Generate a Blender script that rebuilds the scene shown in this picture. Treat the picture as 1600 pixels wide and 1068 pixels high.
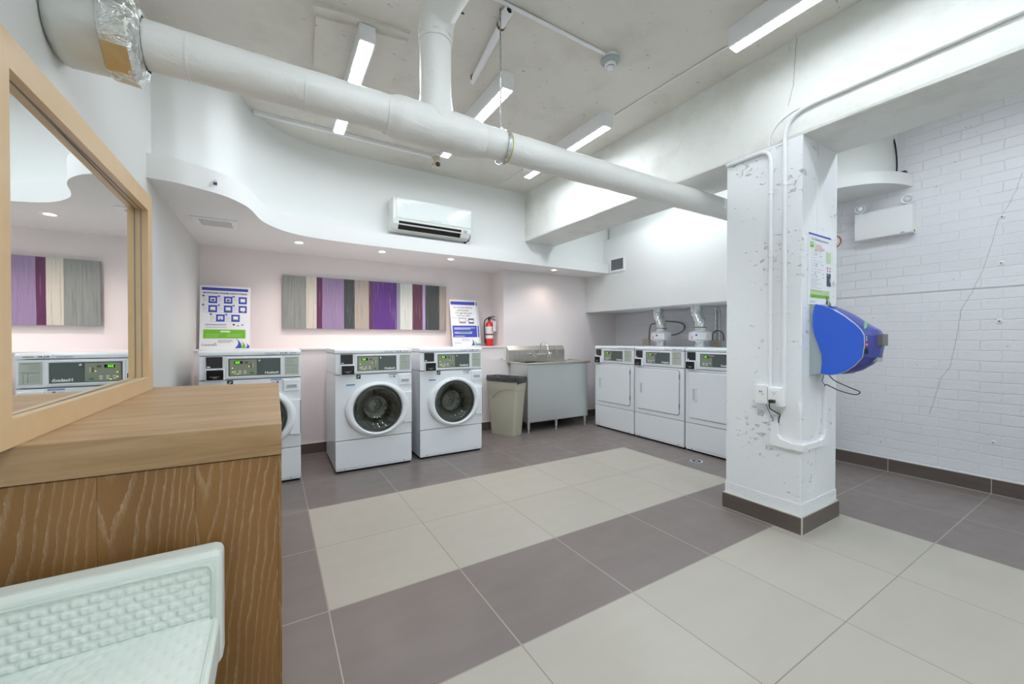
import bpy, bmesh, math, random
from mathutils import Vector, Matrix, noise
PI = math.pi
random.seed(7)
for o in list(bpy.data.objects): bpy.data.objects.remove(o, do_unlink=True)
SC = bpy.context.scene
COL = SC.collection

# ---------------------------------------------------------------- camera
cam_d = bpy.data.cameras.new('camera')
cam_d.sensor_fit = 'HORIZONTAL'; cam_d.sensor_width = 36.0
cam_d.lens = 618.0 / 1600.0 * 36.0
cam_d.clip_start = 0.02
cam = bpy.data.objects.new('camera', cam_d); COL.objects.link(cam)
cam.location = (0, 0, 1.2135)
cam.rotation_euler = (PI / 2 - 0.0076, 0, -0.5429)
SC.camera = cam

# ---------------------------------------------------------------- world and view
w = bpy.data.worlds.new('world'); SC.world = w; w.use_nodes = True
w.node_tree.nodes['Background'].inputs[0].default_value = (0.9, 0.95, 1.0, 1)
w.node_tree.nodes['Background'].inputs[1].default_value = 0.0
SC.view_settings.view_transform = 'Standard'
SC.view_settings.look = 'None'
SC.view_settings.gamma = 1.0
SC.view_settings.use_curve_mapping = False
SC.view_settings.exposure = 0.43
TUBE_STRENGTH = 34.0          # emission of the linear ceiling lamps
TUBE_COLOR = (0.91, 0.99, 1.06)
SPOT_POWER = 15.5            # recessed downlights in the soffit
SPOT_COLOR = (1.0, 0.80, 0.70)

# ---------------------------------------------------------------- mesh builder
class MB:
    def __init__(s): s.bm = bmesh.new()
    def _mi(s, faces, m):
        for f in faces: f.material_index = m
    def quad(s, pts, m=0):
        f = s.bm.faces.new([s.bm.verts.new(p) for p in pts]); f.material_index = m; return f
    def box(s, x0, x1, y0, y1, z0, z1, m=0, bev=0, seg=2, omit=()):
        t = bmesh.new()
        v = [t.verts.new(p) for p in ((x0,y0,z0),(x1,y0,z0),(x1,y1,z0),(x0,y1,z0),(x0,y0,z1),(x1,y0,z1),(x1,y1,z1),(x0,y1,z1))]
        F = {'b':(3,2,1,0),'t':(4,5,6,7),'f':(0,1,5,4),'r':(1,2,6,5),'k':(2,3,7,6),'l':(3,0,4,7)}
        for k, q in F.items():
            if k not in omit: t.faces.new([v[i] for i in q])
        if bev > 0:
            bmesh.ops.bevel(t, geom=list(t.edges), offset=bev, segments=seg, profile=0.5, affect='EDGES', clamp_overlap=True)
        s.merge(t, m)
    def merge(s, t, m=None, mat=None):
        mp = {}
        for v in t.verts: mp[v] = s.bm.verts.new(mat @ v.co if mat else v.co)
        for f in t.faces:
            try:
                g = s.bm.faces.new([mp[v] for v in f.verts]); g.material_index = f.material_index if m is None else m; g.smooth = f.smooth
            except ValueError: pass
        t.free()
    def loft(s, rings, m=0, closed=True, cap0=False, cap1=False, smooth=True):
        R = [[s.bm.verts.new(p) for p in r] for r in rings]
        n = len(R[0])
        for a, b in zip(R, R[1:]):
            for i in range(n if closed else n - 1):
                j = (i + 1) % n
                f = s.bm.faces.new((a[i], a[j], b[j], b[i])); f.material_index = m; f.smooth = smooth
        if cap0: f = s.bm.faces.new(R[0][::-1]); f.material_index = m
        if cap1: f = s.bm.faces.new(R[-1]); f.material_index = m
        return R
    def tube(s, pts, r, seg=12, m=0, caps=True, wob=0.0, flat=None):
        P = [Vector(p) for p in pts]
        T = []
        for i in range(len(P)):
            a = P[max(i - 1, 0)]; b = P[min(i + 1, len(P) - 1)]
            T.append((b - a).normalized())
        up = Vector((0, 0, 1)) if abs(T[0].z) < 0.9 else Vector((0, 1, 0))
        nrm = (up - T[0] * up.dot(T[0])).normalized()
        rings = []
        for i, p in enumerate(P):
            if i:
                nrm = (nrm - T[i] * nrm.dot(T[i])).normalized()
            bn = T[i].cross(nrm)
            rr = r[i] if isinstance(r, (list, tuple)) else r
            ring = []
            for k in range(seg):
                a = 2 * PI * k / seg
                q = rr
                d = nrm * math.cos(a) + bn * math.sin(a)
                if wob: q = rr + wob * noise.noise(p * 9 + d * 2.2) + wob * .5 * noise.noise(p * 31 + d * 7)
                ring.append(p + d * q)
            rings.append(ring)
        s.loft(rings, m, True, caps, caps)
    def cyl(s, p0, p1, r, seg=24, m=0, caps=True): s.tube([p0, p1], r, seg, m, caps)
    def lathe(s, prof, org=(0, 0, 0), axis='Z', seg=32, m=0, cap0=False, cap1=False, sx=1, sy=1):
        rings = []
        for r, h in prof:
            ring = []
            for k in range(seg):
                a = 2 * PI * k / seg; c, n = math.cos(a) * r * sx, math.sin(a) * r * sy
                p = {'Z': (c, n, h), 'Y': (c, h, n), 'X': (h, c, n)}[axis]
                ring.append((org[0] + p[0], org[1] + p[1], org[2] + p[2]))
            rings.append(ring)
        s.loft(rings, m, True, cap0, cap1)
    def prism(s, poly, axis, a, b, m=0, bev=0):
        def P(u, v, h): return {'Z': (u, v, h), 'Y': (u, h, v), 'X': (h, u, v)}[axis]
        t = bmesh.new()
        A = [t.verts.new(P(u, v, a)) for u, v in poly]; B = [t.verts.new(P(u, v, b)) for u, v in poly]
        n = len(poly)
        t.faces.new(A[::-1]); t.faces.new(B)
        for i in range(n): t.faces.new((A[i], A[(i + 1) % n], B[(i + 1) % n], B[i]))
        if bev: bmesh.ops.bevel(t, geom=list(t.edges), offset=bev, segments=2, profile=0.5, affect='EDGES', clamp_overlap=True)
        bmesh.ops.recalc_face_normals(t, faces=list(t.faces))
        s.merge(t, m)
    def text(s, txt, size, loc, m=0, align='CENTER', rot=None, depth=0.0, sx=1.0, bold=0.0):
        cu = bpy.data.curves.new('t', 'FONT'); cu.body = txt; cu.size = size; cu.align_x = align; cu.align_y = 'CENTER'
        cu.extrude = depth; cu.offset = bold; cu.resolution_u = 3
        o = bpy.data.objects.new('t', cu); COL.objects.link(o)
        dg = bpy.context.evaluated_depsgraph_get()
        me = bpy.data.meshes.new_from_object(o.evaluated_get(dg))
        R = rot if rot is not None else Matrix.Rotation(PI / 2, 4, 'X')
        M = Matrix.Translation(loc) @ R @ Matrix.Diagonal((sx, 1, 1, 1))
        t = bmesh.new(); t.from_mesh(me); s.merge(t, m, M)
        bpy.data.objects.remove(o); bpy.data.curves.remove(cu); bpy.data.meshes.remove(me)
    def build(s, name, mats, parent=None, origin=None, auto=True, fix=True):
        if fix: bmesh.ops.recalc_face_normals(s.bm, faces=list(s.bm.faces))
        if origin is not None:
            bmesh.ops.translate(s.bm, verts=list(s.bm.verts), vec=-Vector(origin))
        me = bpy.data.meshes.new(name); s.bm.to_mesh(me); s.bm.free()
        for mm in (mats if isinstance(mats, (list, tuple)) else [mats]): me.materials.append(mm)
        t2 = bmesh.new(); t2.from_mesh(me)
        for e in t2.edges:
            if len(e.link_faces) == 2 and e.calc_face_angle(0) > 0.7: e.smooth = False
        t2.to_mesh(me); t2.free()
        o = bpy.data.objects.new(name, me); COL.objects.link(o)
        if parent is not None: o.parent = parent
        if origin is not None and parent is None: o.location = origin
        return o

def thing(name, label, cat, loc=(0, 0, 0), rz=0, group=None):
    o = bpy.data.objects.new(name, None); COL.objects.link(o)
    o.empty_display_size = 0.05
    o.location = loc; o.rotation_euler = (0, 0, rz); o['label'] = label; o['category'] = cat
    if group: o['group'] = group
    return o
def tag(o, label, cat, group=None):
    o['label'] = label; o['category'] = cat
    if group: o['group'] = group
    return o
def struct(name, mb, mats, origin=None):
    o = mb.build(name, mats, origin=origin); o['kind'] = 'structure'; return o
def dup(root, loc, rz, label, group=None):
    r = root.copy(); COL.objects.link(r); r.location = loc; r.rotation_euler = (0, 0, rz); r['label'] = label
    if group: r['group'] = group
    for ch in list(root.children):
        c = ch.copy(); COL.objects.link(c); c.parent = r
        for g in ch.children:
            d = g.copy(); COL.objects.link(d); d.parent = c
    return r
def catmull(P, n=8):
    out = []
    P = [Vector(p) for p in P]
    for i in range(len(P) - 1):
        a = P[max(i - 1, 0)]; b = P[i]; c = P[i + 1]; d = P[min(i + 2, len(P) - 1)]
        for k in range(n):
            t = k / n
            out.append(0.5 * ((2 * b) + (c - a) * t + (2 * a - 5 * b + 4 * c - d) * t * t + (3 * b - a - 3 * c + d) * t ** 3))
    out.append(P[-1]); return out

# ---------------------------------------------------------------- materials
def srgb(r, g, b):
    f = lambda c: (c / 255 / 12.92) if c / 255 <= 0.04045 else ((c / 255 + 0.055) / 1.055) ** 2.4
    return (f(r), f(g), f(b), 1)
class NT:
    def __init__(s, name):
        s.m = bpy.data.materials.new(name); s.m.use_nodes = True
        s.t = s.m.node_tree; s.b = s.t.nodes['Principled BSDF']
    def n(s, ty, **kw):
        nd = s.t.nodes.new(ty)
        for k, v in kw.items(): setattr(nd, k, v)
        return nd
    def l(s, a, b): s.t.links.new(a, b)
    def obj(s, scale=(1, 1, 1), rot=(0, 0, 0), loc=(0, 0, 0), src='Object'):
        tc = s.n('ShaderNodeTexCoord'); mp = s.n('ShaderNodeMapping')
        mp.inputs['Scale'].default_value = scale; mp.inputs['Rotation'].default_value = rot; mp.inputs['Location'].default_value = loc
        s.l(tc.outputs[src], mp.inputs[0]); return mp.outputs[0]
    def noise(s, vec, sc, det=4, rough=.5, dist=0):
        q = s.n('ShaderNodeTexNoise'); q.inputs['Scale'].default_value = sc; q.inputs['Detail'].default_value = det
        q.inputs['Roughness'].default_value = rough; q.inputs['Distortion'].default_value = dist
        if vec: s.l(vec, q.inputs['Vector'])
        return q.outputs['Fac']
    def ramp(s, fac, stops, interp='LINEAR'):
        r = s.n('ShaderNodeValToRGB'); r.color_ramp.interpolation = interp
        e = r.color_ramp.elements
        while len(e) > 1: e.remove(e[-1])
        e[0].position = stops[0][0]; e[0].color = stops[0][1]
        for p, c in stops[1:]:
            x = e.new(p); x.color = c
        s.l(fac, r.inputs[0]); return r.outputs[0]
    def math(s, op, a, b=None, c=None, clamp=False):
        q = s.n('ShaderNodeMath', operation=op); q.use_clamp = clamp
        for i, v in enumerate((a, b, c)):
            if v is None: continue
            if isinstance(v, (int, float)): q.inputs[i].default_value = v
            else: s.l(v, q.inputs[i])
        return q.outputs[0]
    def mix(s, fac, a, b, mode='MIX'):
        q = s.n('ShaderNodeMix', data_type='RGBA', blend_type=mode)
        for i, v in ((0, fac), (6, a), (7, b)):
            if isinstance(v, (int, float)): q.inputs[i].default_value = v
            elif isinstance(v, tuple): q.inputs[i].default_value = v
            else: s.l(v, q.inputs[i])
        return q.outputs[2]
    def bump(s, h, st=.3, dist=.01, prev=None):
        q = s.n('ShaderNodeBump'); q.inputs['Strength'].default_value = st; q.inputs['Distance'].default_value = dist
        s.l(h, q.inputs['Height'])
        if prev: s.l(prev, q.inputs['Normal'])
        return q.outputs[0]
    def set(s, **kw):
        for k, v in kw.items():
            i = s.b.inputs[{'col': 'Base Color', 'rough': 'Roughness', 'metal': 'Metallic', 'spec': 'Specular IOR Level', 'nrm': 'Normal', 'trans': 'Transmission Weight', 'ior': 'IOR', 'emi': 'Emission Color', 'emis': 'Emission Strength', 'coat': 'Coat Weight', 'alpha': 'Alpha'}[k]]
            if isinstance(v, (int, float, tuple)): i.default_value = v
            else: s.l(v, i)
        return s
def plain(name, c, rough=.5, metal=0, spec=.5, bump=0, bsc=200, var=0.03, coat=0):
    t = NT(name); v = t.obj()
    col = t.mix(t.noise(v, 6, 3), tuple(x * (1 - var) for x in c[:3]) + (1,), tuple(min(1, x * (1 + var)) for x in c[:3]) + (1,))
    t.set(col=col, rough=rough, metal=metal, spec=spec, coat=coat)
    if bump: t.set(nrm=t.bump(t.noise(v, bsc, 3), bump, .002))
    return t.m
def emis(name, c, st):
    t = NT(name); t.set(col=c, emi=c, emis=st); return t.m
def vec_world(t): return t.obj()

# painted smooth wall
def crack(t, pts, y_off_noise=.014, wd=.0016):
    # irregular hairline crack: y as a function of height z
    pts = sorted(pts, key=lambda p: p[1]); ya = min(p[0] for p in pts) - .01; yb = max(p[0] for p in pts) + .01; za, zb = pts[0][1], pts[-1][1]
    tc = t.n('ShaderNodeTexCoord'); sp = t.n('ShaderNodeSeparateXYZ'); t.l(tc.outputs['Object'], sp.inputs[0])
    zn = t.math('DIVIDE', t.math('SUBTRACT', sp.outputs['Z'], za), zb - za)
    r = t.ramp(zn, [((z - za) / (zb - za), ((y - ya) / (yb - ya),) * 3 + (1,)) for y, z in pts])
    yy = t.math('ADD', t.math('MULTIPLY', r, yb - ya), ya)
    yy = t.math('ADD', yy, t.math('MULTIPLY', t.math('SUBTRACT', t.noise(t.obj(scale=(0, 0, 1)), 22, 4, .7), .5), y_off_noise * 2))
    d = t.math('ABSOLUTE', t.math('SUBTRACT', sp.outputs['Y'], yy))
    wn = t.math('MULTIPLY', t.noise(t.obj(scale=(0, 0, 1)), 14, 3), wd * 2)
    m = t.math('LESS_THAN', d, wn)
    inz = t.math('MULTIPLY', t.math('GREATER_THAN', zn, 0), t.math('LESS_THAN', zn, 1))
    return t.math('MULTIPLY', m, inz)
def wallmat(name, c, rough=.55, pits=0.0, rough_bump=.12, specks=0.0, cracks=0.0):
    t = NT(name); v = t.obj()
    base = t.mix(t.noise(v, 1.7, 4), tuple(x * .965 for x in c[:3]) + (1,), c)
    h = t.noise(v, 30, 5, .6)
    nrm = t.bump(h, rough_bump, .01)
    if pits:
        pn = t.noise(t.obj(scale=(1, 1, 1.7)), 21, 6, .62, .3)
        cl = t.noise(v, 2.6, 2)
        lim = t.math('SUBTRACT', .875, t.math('MULTIPLY', cl, .43))
        pit = t.math('MULTIPLY', t.math('SUBTRACT', pn, lim), 18, clamp=True)
        nrm = t.bump(t.math('SUBTRACT', 1, pit), pits, .014, nrm)
        shade = t.math('GREATER_THAN', t.noise(t.obj(scale=(1, 1, 2.2), loc=(0, 0, .004)), 60, 3, .6), .53)
        base = t.mix(t.math('MULTIPLY', t.math('MULTIPLY', pit, shade), .42), base, srgb(128, 128, 132))
    if specks:
        n1 = t.noise(t.obj(scale=(1, 2.3, 1)), 11, 6, .65)
        sp = t.ramp(n1, [(0, (0, 0, 0, 1)), (.645, (0, 0, 0, 1)), (.70, (1, 1, 1, 1))])
        base = t.mix(t.math('MULTIPLY', sp, specks), base, srgb(96, 90, 84))
        n2 = t.noise(v, 2.3, 5, .6)
        st = t.ramp(n2, [(0, (0, 0, 0, 1)), (.5, (0, 0, 0, 1)), (.72, (1, 1, 1, 1))])
        base = t.mix(t.math('MULTIPLY', st, .35), base, srgb(188, 180, 166))
    if cracks:
        ck = crack(t, [(1.25, 2.69), (1.222, 2.816), (1.215, 2.95), (1.206, 3.09)], .01, .0016)
        base = t.mix(t.math('MULTIPLY', ck, .7), base, srgb(90, 90, 90))
    t.set(col=base, rough=rough, nrm=nrm, spec=.35)
    return t.m
M_CEIL = wallmat('painted_concrete_ceiling', srgb(226, 224, 216), .6, specks=.75, rough_bump=.25)
M_BEAM = wallmat('painted_concrete_beam', srgb(238, 240, 235), .5, rough_bump=.3, specks=.12, cracks=1)
M_COLUMN = wallmat('painted_pitted_concrete', srgb(240, 243, 245), .45, pits=.8, rough_bump=.25)
M_WALL = wallmat('painted_plaster', srgb(238, 240, 238), .5, rough_bump=.05)
M_WALLLEFT = wallmat('dimmed_white_plaster', srgb(220, 221, 218), .5, rough_bump=.05)  # white plaster greyed down to offset strong lamp light on the left wall
M_WALLIN = wallmat('warm_glow_plaster', srgb(243, 236, 236), .5, rough_bump=.05)  # white plaster tinted pink for the warm downlight glow on the back wall
M_SOFFIT = wallmat('soffit_paint', srgb(240, 241, 240), .5, rough_bump=.04)

def brickmat():
    t = NT('white_painted_brick')
    tc = t.n('ShaderNodeTexCoord'); sp = t.n('ShaderNodeSeparateXYZ'); t.l(tc.outputs['Object'], sp.inputs[0])
    cb = t.n('ShaderNodeCombineXYZ')
    wob = t.noise(t.obj(), 5, 3)
    t.l(t.math('ADD', sp.outputs['Y'], t.math('MULTIPLY', wob, .03)), cb.inputs[0])
    t.l(t.math('ADD', t.math('ADD', sp.outputs['Z'], t.math('MULTIPLY', wob, .02)), 0.022), cb.inputs[1])
    br = t.n('ShaderNodeTexBrick'); t.l(cb.outputs[0], br.inputs['Vector'])
    br.offset = .5; br.inputs['Scale'].default_value = 1; br.inputs['Mortar Size'].default_value = .006
    br.inputs['Mortar Smooth'].default_value = .9; br.inputs['Brick Width'].default_value = .225; br.inputs['Row Height'].default_value = .082
    br.inputs['Color1'].default_value = (.45, .45, .45, 1); br.inputs['Color2'].default_value = (.6, .6, .6, 1); br.inputs['Mortar'].default_value = (0, 0, 0, 1)
    br.inputs['Bias'].default_value = .2
    patch = t.ramp(t.noise(t.obj(), 1.6, 3), [(0, (.15, .15, .15, 1)), (.42, (.25, .25, .25, 1)), (.6, (1, 1, 1, 1))])
    hgt = t.math('SUBTRACT', 1, t.math('MULTIPLY', br.outputs['Fac'], patch))
    hgt = t.math('ADD', hgt, t.math('MULTIPLY', br.outputs['Color'], .5))
    n = t.bump(t.noise(t.obj(), 26, 5, .6), .22, .012)
    n = t.bump(hgt, .42, .012, n)
    # small chipped holes at joints
    n3 = t.noise(t.obj(scale=(1, 1, 1.7)), 17, 5, .6)
    chip = t.math('MULTIPLY', t.math('GREATER_THAN', n3, .705), 1.0)
    base = t.mix(t.noise(t.obj(), 2.2, 3), srgb(232, 233, 239), srgb(240, 241, 245))
    base = t.mix(t.math('MULTIPLY', t.math('MULTIPLY', br.outputs['Fac'], patch), .03), base, srgb(185, 185, 192))
    base = t.mix(t.math('MULTIPLY', chip, .6), base, srgb(110, 110, 115))
    ck = crack(t, [(1.055, .565), (1.034, .655), (.988, .88), (.935, .98), (.90, 1.22), (.874, 1.463), (.816, 1.592), (.757, 1.769)])
    base = t.mix(t.math('MULTIPLY', ck, .6), base, srgb(100, 100, 106))
    ck = crack(t, [(.757, 1.778), (.717, 1.952), (.70, 2.05), (.686, 2.13), (.63, 2.25), (.597, 2.352), (.571, 2.462)])
    base = t.mix(t.math('MULTIPLY', ck, .5), base, srgb(104, 104, 110))
    t.set(col=base, rough=.42, nrm=n, spec=.4); return t.m
M_BRICK = brickmat()

TX0, TXS, TY0, TYS = 0.2076, 0.631, 3.146, 0.61
def floormat():
    t = NT('porcelain_floor_tiles')
    tc = t.n('ShaderNodeTexCoord'); sp = t.n('ShaderNodeSeparateXYZ'); t.l(tc.outputs['Object'], sp.inputs[0])
    u = t.math('DIVIDE', t.math('SUBTRACT', sp.outputs['X'], TX0), TXS)
    v = t.math('DIVIDE', t.math('SUBTRACT', TY0, sp.outputs['Y']), TYS)
    def line(c, sc, wd=.0022):
        f = t.math('FRACT', c); d = t.math('MULTIPLY', t.math('MINIMUM', f, t.math('SUBTRACT', 1, f)), sc)
        return t.math('LESS_THAN', d, wd)
    gr = t.math('MAXIMUM', line(u, TXS), line(v, TYS))
    cut = t.math('LESS_THAN', t.math('ABSOLUTE', t.math('SUBTRACT', sp.outputs['X'], 4.765)), .0016)
    gr = t.math('MAXIMUM', gr, cut)
    iu = t.math('FLOOR', u); iv = t.math('FLOOR', v)
    inx = t.math('MULTIPLY', t.math('GREATER_THAN', u, 0), t.math('LESS_THAN', u, 5))
    r1 = t.math('MULTIPLY', t.math('GREATER_THAN', v, 0), t.math('LESS_THAN', v, 2))
    r2 = t.math('GREATER_THAN', v, 3)
    be = t.math('MULTIPLY', inx, t.math('MAXIMUM', r1, r2))
    cb = t.n('ShaderNodeCombineXYZ'); t.l(iu, cb.inputs[0]); t.l(iv, cb.inputs[1])
    wn = t.n('ShaderNodeTexWhiteNoise'); t.l(cb.outputs[0], wn.inputs['Vector'])
    cloud = t.noise(t.obj(scale=(1, 3.5, 1)), 2.2, 5, .6)
    dark = t.mix(cloud, srgb(116, 105, 101), srgb(130, 121, 118))
    light = t.mix(cloud, srgb(172, 166, 154), srgb(182, 177, 166))
    col = t.mix(be, dark, light)
    col = t.mix(t.math('MULTIPLY', wn.outputs['Value'], .07), col, (0.1, 0.1, 0.1, 1))
    gc = t.mix(be, srgb(172, 168, 156), srgb(134, 127, 112))
    col = t.mix(gr, col, gc)
    ro = t.ramp(t.noise(t.obj(), 9, 4), [(.3, (.30, .30, .30, 1)), (.7, (.40, .40, .40, 1))])
    n = t.bump(t.math('SUBTRACT', 1, gr), .3, .002)
    n = t.bump(t.noise(t.obj(scale=(1, 2, 1)), 60, 3), .04, .002, n)
    t.set(col=col, rough=ro, nrm=n, spec=.45); return t.m
M_FLOOR = floormat()

def basemat():
    t = NT('brown_skirting_tile'); v = t.obj()
    t.set(col=t.mix(t.noise(t.obj(scale=(1, 1, 6)), 5, 4), srgb(88, 78, 73), srgb(104, 94, 89)), rough=.35); return t.m
M_BASE = basemat()
M_GROUT = plain('pale_grout', srgb(196, 192, 182), .8)

M_APP = plain('white_enamel', srgb(236, 241, 246), .28, spec=.5, var=.005, coat=.15)
M_APP2 = plain('white_plastic', srgb(238, 242, 246), .35, var=.005)
M_BLACK = plain('black_plastic', srgb(44, 44, 47), .4)
M_BLACKG = plain('gloss_black_plastic', srgb(24, 24, 26), .2)
M_DARK = plain('dark_gap', srgb(22, 21, 21), .8)
M_PANEL = plain('grey_green_fascia', srgb(88, 100, 97), .35)
M_KEYPAD = plain('olive_keypad', srgb(146, 151, 134), .4)
M_BTN = plain('pale_button', srgb(205, 211, 206), .35)
M_GREENBTN = plain('green_button', srgb(10, 140, 92), .35)
M_SHEET = plain('pale_green_info_sheet', srgb(188, 196, 186), .5)
M_INK = plain('dark_ink', srgb(95, 102, 98), .6)
M_INKB = plain('blue_grey_ink', srgb(120, 142, 180), .6)
M_WHITEINK = plain('white_ink', srgb(240, 242, 240), .5)
M_LEDG = emis('green_display', srgb(110, 235, 20), 1.1)
M_LEDY = emis('yellow_indicator', srgb(210, 235, 40), 1.0)
M_LEDR = emis('red_indicator', srgb(240, 70, 40), 1.0)
M_CHROME = plain('chrome', srgb(225, 228, 230), .08, metal=1, var=0)
M_BLUEDECAL = plain('blue_decal', srgb(70, 135, 195), .5)
M_PURPLEDECAL = plain('purple_decal', srgb(120, 90, 170), .5)
M_RECESS = plain('shaded_handle_recess', srgb(196, 206, 220), .4)  # white plastic toned bluish, shade of the handle recess put into the colour
M_RUBBER = plain('door_seal_rubber', srgb(84, 92, 92), .35)

def steel(name, c, rough, scale=(1, 1, 40), bst=.05, met=1.0):
    t = NT(name); v = t.obj(scale=scale)
    n = t.noise(v, 8, 4, .6)
    ro = t.ramp(n, [(.2, (rough * .8,) * 3 + (1,)), (.8, (rough * 1.25,) * 3 + (1,))])
    t.set(col=t.mix(t.noise(t.obj(), 3, 3), tuple(x * .9 for x in c[:3]) + (1,), c), metal=met, rough=ro, nrm=t.bump(n, bst, .002)); return t.m
M_STEEL = steel('brushed_stainless_steel', srgb(222, 227, 225), .36, (40, 1, 1), .05, .92)
M_STEELB = steel('polished_stainless_steel', srgb(220, 216, 208), .3, (12, 1, 1), .01)
M_DRUM = steel('washer_drum_steel', srgb(222, 220, 212), .28, (1, 30, 1), .1, .55)
M_GALV = steel('galvanised_steel', srgb(222, 227, 228), .26, (4, 4, 4), .06, .85)
def glassmat():
    t = NT('tinted_door_glass')
    t.set(col=srgb(226, 233, 230), rough=.02, trans=1.0, ior=1.45, spec=.5); return t.m
M_GLASS = glassmat()
def mirrormat():
    t = NT('mirror_silver'); t.set(col=(.93, .95, .94, 1), metal=1.0, rough=.005); return t.m
M_MIRROR = mirrormat()

def foil(name, c, met=1.0, rough=.12, st=.9, sc=26):
    t = NT(name); v = t.obj(scale=(.6, 1, 1))
    vo = t.n('ShaderNodeTexVoronoi'); vo.feature = 'F1'; vo.inputs['Scale'].default_value = sc; t.l(v, vo.inputs['Vector'])
    h = t.math('ADD', t.noise(v, sc * .7, 5, .6, 1.2), t.math('MULTIPLY', vo.outputs['Distance'], .6))
    t.set(col=c, metal=met, rough=rough, nrm=t.bump(h, st, .02)); return t.m
M_FOIL = foil('crinkled_foil_tape', srgb(225, 228, 226))
M_GOLD = foil('golden_foil_tape', srgb(206, 186, 146), .8, .3, .4, 12)
def wrapmat():
    t = NT('white_canvas_pipe_wrap'); v = t.obj(scale=(.5, 1, 1))
    n = t.bump(t.noise(v, 8, 5, .6, .8), .35, .02)
    wv = t.n('ShaderNodeTexWave'); wv.bands_direction = 'X'; wv.inputs['Scale'].default_value = 60; wv.inputs['Distortion'].default_value = 1; t.l(t.obj(), wv.inputs['Vector'])
    n = t.bump(wv.outputs['Fac'], .05, .002, n)
    t.set(col=t.mix(t.noise(v, 3, 4), srgb(228, 229, 225), srgb(242, 243, 241)), rough=.45, nrm=n); return t.m
M_WRAP = wrapmat()
M_WRAPFOIL = foil('white_foil_jacket', srgb(212, 214, 210), .35, .33, .3, 7)

def slabwood():
    t = NT('light_brown_wood_top'); v = t.obj(scale=(1, 9, 9))
    n1 = t.noise(v, 2.2, 6, .62, .7)
    n2 = t.noise(t.obj(scale=(1.2, 4, 4), loc=(3, 1, 0)), 1.6, 4)
    c = t.ramp(n1, [(.25, srgb(146, 112, 76)), (.5, srgb(172, 138, 98)), (.75, srgb(190, 158, 120))])
    c = t.mix(t.math('MULTIPLY', t.ramp(n2, [(.45, (0, 0, 0, 1)), (.7, (1, 1, 1, 1))]), .3), c, srgb(206, 178, 142))
    t.set(col=c, rough=.42, nrm=t.bump(n1, .06, .003)); return t.m
M_SLAB = slabwood()
def oakfront():
    t = NT('limed_oak_veneer')
    tc = t.n('ShaderNodeTexCoord'); sp = t.n('ShaderNodeSeparateXYZ'); t.l(tc.outputs['Object'], sp.inputs[0])
    X, Z = sp.outputs['X'], sp.outputs['Z']
    W = .212
    un = t.math('DIVIDE', t.math('ADD', X, 2.022), W)
    u = t.math('MULTIPLY', t.math('FRACT', un), W)
    pid = t.math('FLOOR', un)
    warp = t.noise(t.obj(scale=(7, 7, 1.5)), 1.1, 2)
    warp2 = t.noise(t.obj(scale=(20, 20, 6)), 3, 4, .6)
    warp3 = t.noise(t.obj(scale=(3, 3, 2)), 2, 2)
    d = t.math('SUBTRACT', u, .030)
    d = t.math('ADD', d, t.math('MULTIPLY', t.math('SUBTRACT', warp, .5), .06))
    arch = t.math('MULTIPLY', t.math('POWER', t.math('ABSOLUTE', d), 1.25), 62)
    f = t.math('SUBTRACT', t.math('ADD', t.math('MULTIPLY', Z, 4.6), t.math('ADD', t.math('MULTIPLY', warp2, .55), t.math('MULTIPLY', warp3, .8))), arch)
    f = t.math('ADD', f, t.math('MULTIPLY', pid, .37))
    fr = t.math('FRACT', f)
    band = t.ramp(fr, [(0, (0, 0, 0, 1)), (.62, (0, 0, 0, 1)), (.80, (.55, .55, .55, 1)), (.93, (1, 1, 1, 1)), (.965, (.9, .9, .9, 1)), (.99, (0, 0, 0, 1))])
    gr = t.noise(t.obj(scale=(90, 90, 9)), 5, 5, .7)
    fl = t.ramp(gr, [(.36, (0, 0, 0, 1)), (.60, (1, 1, 1, 1))])
    blot = t.ramp(t.noise(t.obj(scale=(10, 10, 3)), 2, 3), [(.3, (.35, .35, .35, 1)), (.65, (1, 1, 1, 1))])
    lime = t.math('MULTIPLY', t.math('MULTIPLY', band, t.math('ADD', t.math('MULTIPLY', fl, .8), .12)), blot)
    dk = t.noise(t.obj(scale=(5, 5, 1.2)), 1.5, 4)
    base = t.mix(dk, srgb(122, 84, 44), srgb(164, 120, 68))
    base = t.mix(t.math('MULTIPLY', t.math('MULTIPLY', fl, t.ramp(gr, [(.5, (0, 0, 0, 1)), (.7, (1, 1, 1, 1))])), .12), base, srgb(190, 165, 130))
    col = t.mix(t.math('MULTIPLY', lime, .75), base, srgb(198, 176, 146))
    seam = t.math('LESS_THAN', t.math('ABSOLUTE', t.math('SUBTRACT', u, .0015)), .0012)
    col = t.mix(t.math('MULTIPLY', seam, .5), col, srgb(90, 60, 35))
    t.set(col=col, rough=.42, nrm=t.bump(lime, .15, .002)); return t.m
M_OAK = oakfront()
def maple():
    t = NT('pale_maple_frame'); n1 = t.noise(t.obj(scale=(8, 1, 1.2)), 5, 5, .6, .4)
    t.set(col=t.mix(n1, srgb(206, 172, 126), srgb(226, 196, 154)), rough=.38); return t.m
M_MAPLE = maple()

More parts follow.
